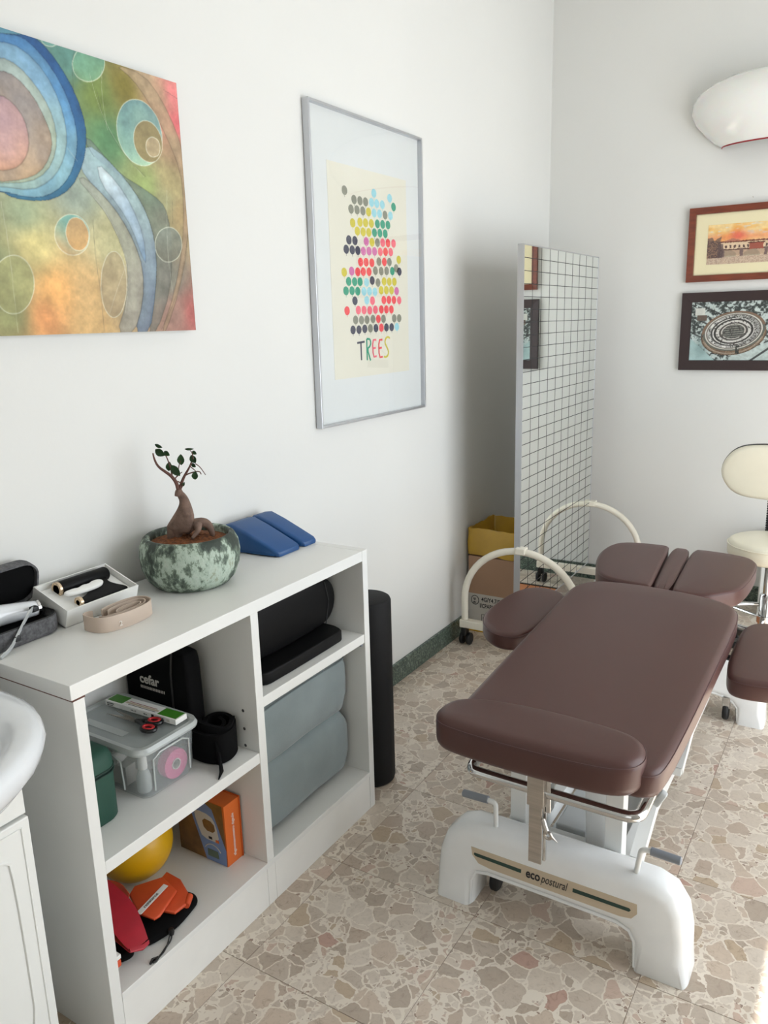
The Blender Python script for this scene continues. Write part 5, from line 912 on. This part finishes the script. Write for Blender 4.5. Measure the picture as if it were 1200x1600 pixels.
# ------------------------------------------------------------------ treatment couch
tc = thing('treatment_couch', 'maroon upholstered treatment couch on white pedestal feet lettered ecopostural', 'treatment couch', (1.02, 2.2, 0))
def pad(name, P, z0, z1, r, it=2, dome=.003, seamz=None, wave=None):
    Q = smooth_pts(P, it); bm = prism(bmesh.new(), Q, z0, z1, r=r, dome=dome, seg=5); o = mk(name, bm, 'maroon', tc, smooth=75)
    zz = z1 - r * .62 if seamz is None else seamz
    mk('seam', T([(x, y, zz) for x, y in offset(Q, r * .07 - .0002)], .0013, 6, True), 'maroon_seam', o, smooth=True); return o
pad('table_pad', [(.84, 1.450), (1.215, 1.450), (1.262, 1.462), (1.280, 1.500), (1.284, 1.72), (1.284, 2.05), (1.284, 2.36), (1.276, 2.480), (1.255, 2.535), (1.187, 2.580), (1.015, 2.612), (.860, 2.606), (.785, 2.575), (.748, 2.500), (.752, 2.40), (.775, 1.96), (.790, 1.65), (.800, 1.48)], .488, .556, .020, dome=.004)
pad('foot_bolster', [(.835, 1.400), (.98, 1.393), (1.15, 1.398), (1.225, 1.418), (1.250, 1.470), (1.232, 1.535), (1.17, 1.562), (1.0, 1.572), (.86, 1.556), (.797, 1.522), (.780, 1.465), (.797, 1.418)], .502, .588, .026, dome=.003)
pad('arm_pad', [(.728, 2.130), (.733, 2.33), (.728, 2.480), (.712, 2.545), (.650, 2.578), (.590, 2.572), (.548, 2.520), (.530, 2.42), (.530, 2.28), (.552, 2.195), (.60, 2.130), (.66, 2.100)], .445, .505, .018)
pad('arm_pad', [(1.298, 2.130), (1.318, 2.105), (1.36, 2.100), (1.43, 2.115), (1.475, 2.18), (1.50, 2.28), (1.500, 2.42), (1.480, 2.52), (1.43, 2.575), (1.350, 2.575), (1.300, 2.545), (1.285, 2.47), (1.285, 2.25)], .445, .505, .018)
hl = pad('head_pad', [(.962, 2.672), (.92, 2.680), (.83, 2.690), (.765, 2.735), (.722, 2.84), (.690, 3.00), (.694, 3.120), (.730, 3.190), (.82, 3.212), (.905, 3.214), (.918, 3.19), (.940, 2.95), (.966, 2.69)], .468, .532, .013, it=2)
hr = pad('head_pad', [(1.036, 2.690), (1.048, 2.664), (1.10, 2.652), (1.160, 2.668), (1.195, 2.715), (1.235, 2.765), (1.252, 2.87), (1.256, 3.02), (1.250, 3.12), (1.215, 3.180), (1.13, 3.205), (1.03, 3.212), (1.006, 3.195), (1.020, 2.95)], .468, .532, .013, it=2)
pad('head_centre_pad', [(.972, 2.680), (1.00, 2.672), (1.028, 2.680), (1.014, 2.95), (.998, 3.205), (.96, 3.220), (.926, 3.212), (.948, 2.95)], .470, .526, .010, it=2)
PO = [(.722, .004), (.718, .060), (.722, .120), (.738, .168), (.768, .200), (.805, .214), (.870, .216), (1.02, .217), (1.18, .218), (1.255, .216), (1.298, .200), (1.325, .160), (1.336, .105), (1.338, .050), (1.342, .004), (1.222, .002), (1.213, .066), (1.204, .082), (1.180, .090), (1.02, .092), (.86, .092), (.836, .088), (.828, .070), (.822, .002)]
def curved(bm, y0):
    for v in bm.verts:
        if v.co.y < y0 + .06: v.co.y += .13 * v.co.z
    return bm
def pedestal(P, y0, y1, r=.032):
    bm = prism(bmesh.new(), P, y1, y0, axis='y', r=r, seg=7)
    for v in bm.verts: v.co.z = 0.0 if v.co.z <= .033 else ((v.co.z - .033) * 3.75 if v.co.z < .045 else v.co.z)
    curved(bm, y0); o = mk('pedestal_cover', bm, 'cover', tc, smooth=60)
    Q = offset(P, .010); k0 = [i for i, q in enumerate(P) if q[1] < .095 and .79 < q[0] < 1.27]; path = [(1.306, .0045)] + [Q[i] for i in k0] + [(.752, .0045)]
    mk('lower_lip', T([(x, y0 + .008 + .13 * z, max(z - .004, .0045)) for x, z in path], .0045, 8), 'cover', o, smooth=True)
    return o
PO2 = PO[:15] + [(1.250, .002), (1.241, .056), (1.228, .070), (1.208, .081), (1.175, .088), (1.02, .092), (.88, .090), (.848, .080), (.828, .072), (.814, .056), (.805, .002)]
pe1 = pedestal(PO, 1.545, 1.665)
pe2 = pedestal(PO2, 2.845, 2.965, .026)
# decal on the near pedestal
def yfront(z): return 1.545 + .13 * z - .0006
def decal(nm, P, m, dy):
    bm = bmesh.new(); P = list(P); vs0 = [bm.verts.new((x, yfront(z) - dy, z)) for x, z in P]; vs1 = [bm.verts.new((x, yfront(z) - dy + .0009, z)) for x, z in P]; bm.faces.new(vs0); k = len(P)
    for i in range(k): bm.faces.new((vs0[i], vs0[(i + 1) % k], vs1[(i + 1) % k], vs1[i]))
    return mk(nm, bm, m, pe1)
decal('decal', [(.816, .160), (1.224, .160), (1.226, .138), (1.214, .123), (1.19, .119), (.87, .119), (.838, .123), (.820, .140)], 'decal', .0002)
decal('decal_stripe', [(.826, .1475), (.950, .1465), (.950, .1375), (.830, .1395), (.824, .143)], 'decal_green', .0010); decal('decal_stripe', [(1.078, .1455), (1.208, .1455), (1.212, .142), (1.208, .1375), (1.078, .1365)], 'decal_green', .0010)
text('lettering', 'eco', .031, (.962, yfront(.134) - .0015, .1335), (1, 0, .0), (0, .18, 1), 'ink', pe1, bold=.0007, sx=.80); text('lettering', 'postural', .029, (1.0005, yfront(.134) - .0015, .1335), (1, 0, .0), (0, .18, 1), 'ink', pe1, sx=.66, shear=.25)
# chassis
for x in (.878, 1.118): mk('lift_post', B(x, x + .042, 1.665, 1.707, .10, .420, .002), 'white_metal', tc)
mk('front_beam', B(.9205, 1.1175, 1.668, 1.702, .372, .418, .002), 'white_metal', tc)
for x in (.884, 1.124): mk('base_rail', B(x, x + .034, 1.707, 2.846, .075, .120, .002), 'white_metal', tc)
mk('base_plate', B(.925, 1.118, 1.70, 2.80, .070, .078), 'pale_grey', tc)
for x in (.880, 1.120): mk('top_rail', B(x, x + .036, 1.56, 2.56, .430, .468, .002), 'white_metal', tc)
for y in (1.58, 2.50): mk('cross_rail', B(.80, 1.25, y, y + .035, .455, .4875, .002), 'white_metal', tc)
def bar(nm, a, b, w, m='white_metal'):
    a, b = Vector(a), Vector(b); d = (b - a).normalized(); s = Vector((1, 0, 0)) if abs(d.x) < .9 else Vector((0, 1, 0)); n = d.cross(s).normalized(); s = n.cross(d); h = w / 2
    bm = bmesh.new(); loft(bm, [[p + s * h + n * h, p - s * h + n * h, p - s * h - n * h, p + s * h - n * h] for p in (a, b)]); return mk(nm, bm, m, tc)
for x in (.862, 1.178): bar('lift_arm', (x, 1.74, .140), (x, 2.32, .42), .030); bar('lift_arm', (x, 2.20, .140), (x, 2.78, .42), .030)
for y in (1.74, 2.20): bar('arm_axle', (.850, y, .140), (1.19, y, .140), .022)
mk('cross_plate', prism(bmesh.new(), [(.925, .452), (1.115, .452), (1.115, .300), (1.10, .285), (1.085, .21), (1.06, .200), (1.04, .26), (1.02, .305), (.990, .318), (.925, .318)], 1.80, 1.812, axis='y'), 'white_metal', tc)
ac = bmesh.new(); 
def acs(z, y, hw, hd): return [(1.085 + a, y + b, z) for a, b in rrect(-hw, hw, -hd, hd, min(hw, hd) * .5, 3)]
loft(ac, [acs(.108, 1.735, .018, .016), acs(.118, 1.735, .026, .024), acs(.25, 1.755, .036, .032), acs(.40, 1.775, .048, .040), acs(.450, 1.782, .050, .042)]); mk('actuator', ac, 'cover', tc, smooth=50)
mk('actuator_knob', lathe(bmesh.new(), [(.0005, 0), (.012, 0), (.015, .004), (.015, .016), (.010, .022), (.0005, .024)], (1.102, 1.728, .150), 16, axis='x'), 'pale_grey', tc, smooth=50)
mk('motor_box', B(.965, 1.045, 1.76, 1.86, .079, .160, .004), 'pale_grey', tc)
rp = [(.848, 1.640, .446), (.848, 1.520, .438)] + [(.868 - .020 * math.cos(t), 1.520 - .030 * math.sin(t), .436) for t in (.5, 1.0, 1.57)] + [(1.05, 1.490, .436), (1.210, 1.490, .436)] + [(1.210 + .026 * math.sin(t), 1.516 - .026 * math.cos(t), .437) for t in (.5, 1.0, 1.57)] + [(1.236, 1.640, .446)]
mk('push_rail', T([(x, y - .006, z - .008) for x, y, z in smooth_pts(rp, 2, False)], .0125, 14), 'chrome', tc, smooth=True)
mk('bolster_strut', B(1.004, 1.034, 1.466, 1.471, .256, .502, .0008), 'steel', tc); mk('strut_sleeve', (lambda bm: (box(bm, 1.000, 1.038, 1.462, 1.476, .400, .478, .001), bm)[-1])(bmesh.new()), 'steel', tc); mk('clamp_block', B(1.036, 1.050, 1.474, 1.500, .385, .470, .002), 'chrome', tc)
mk('strut_rod', B(1.034, 1.041, 1.474, 1.482, .262, .400, .001), 'chrome', tc)
th = mk('thumb_screw', T([(1.036, 1.466, .372), (1.046, 1.458, .356), (1.052, 1.456, .348)], [.006, .006, .005], 8), 'steel', tc, smooth=True); mk('wing', T([(1.052 + .008 * math.cos(t), 1.456, .344 + .008 * math.sin(t)) for t in [2 * math.pi * k / 14 for k in range(14)]], .0035, 7, True), 'steel', th, smooth=True); mk('wing', T([(1.060, 1.456, .344), (1.074, 1.456, .334)], [.004, .001], 7), 'steel', th, smooth=True)
for s, gx0, gx1, rx0, rx1 in ((1, .776, .846, .866, .868), (1, 1.306, 1.240, 1.220, 1.209)):
    mk('pedal_rod', T(smooth_pts([(gx0 + (gx1 - gx0) * .5, 1.60, .280), (gx1, 1.60, .281), (rx0, 1.60, .278), (rx1 + (rx0 - rx1) * .7, 1.60, .260), (rx1, 1.60, .196)], 2, False), .0062, 10), 'white_metal', tc, smooth=True)
    mk('pedal_grip', T([(gx0, 1.60, .279), (gx0 + (gx1 - gx0) * .04, 1.60, .279), (gx1, 1.60, .281)], [.006, .0095, .0095], 12), 'grey_plastic', tc, smooth=50)
kb = mk('tension_knob', xform(prism(bmesh.new(), smooth_pts([(-.010, -.020), (.008, -.024), (.016, -.004), (.012, .020), (-.006, .024), (-.012, .004)], 1), -.008, .008, axis='x', r=.003), Matrix.Translation((1.232, 1.70, .352)) @ Matrix.Rotation(.5, 4, 'Y')), 'pale_grey', tc, smooth=50); mk('knob_stem', T([(1.190, 1.70, .372), (1.228, 1.70, .356)], .006, 8), 'steel', kb)
mk('hose', T([(1.200, 1.62, .440), (1.232, 1.68, .425), (1.246, 1.74, .445)], .007, 8), 'black_plastic', tc, smooth=True)
for x, y in ((.853, 1.640), (1.213, 2.872), (.840, 2.905)):
    c = mk('caster', (lambda bm: (box(bm, x - .014, x + .014, y - .014, y + .014, .045, .092, .004), bm)[-1])(bmesh.new()), 'chrome', tc); mk('wheel', lathe(bmesh.new(), [(.0005, -.010), (.026, -.010), (.030, -.006), (.030, .006), (.026, .010), (.0005, .010)], (x, y, .0302), 20, axis='x'), 'rubber', c, smooth=50)
for x, sx in ((.700, -1), (1.330, 1)): mk('arm_bracket', T([(1.02 + sx * .20, 2.34, .470), (x, 2.34, .452), (x + sx * .02, 2.34, .4475)], .009, 8), 'black_plastic', tc, smooth=True)
for x in (.90, 1.08): mk('head_bracket', T([(x, 2.52, .478), (x, 2.66, .462), (x, 2.90, .466)], .009, 8), 'steel', tc, smooth=True)
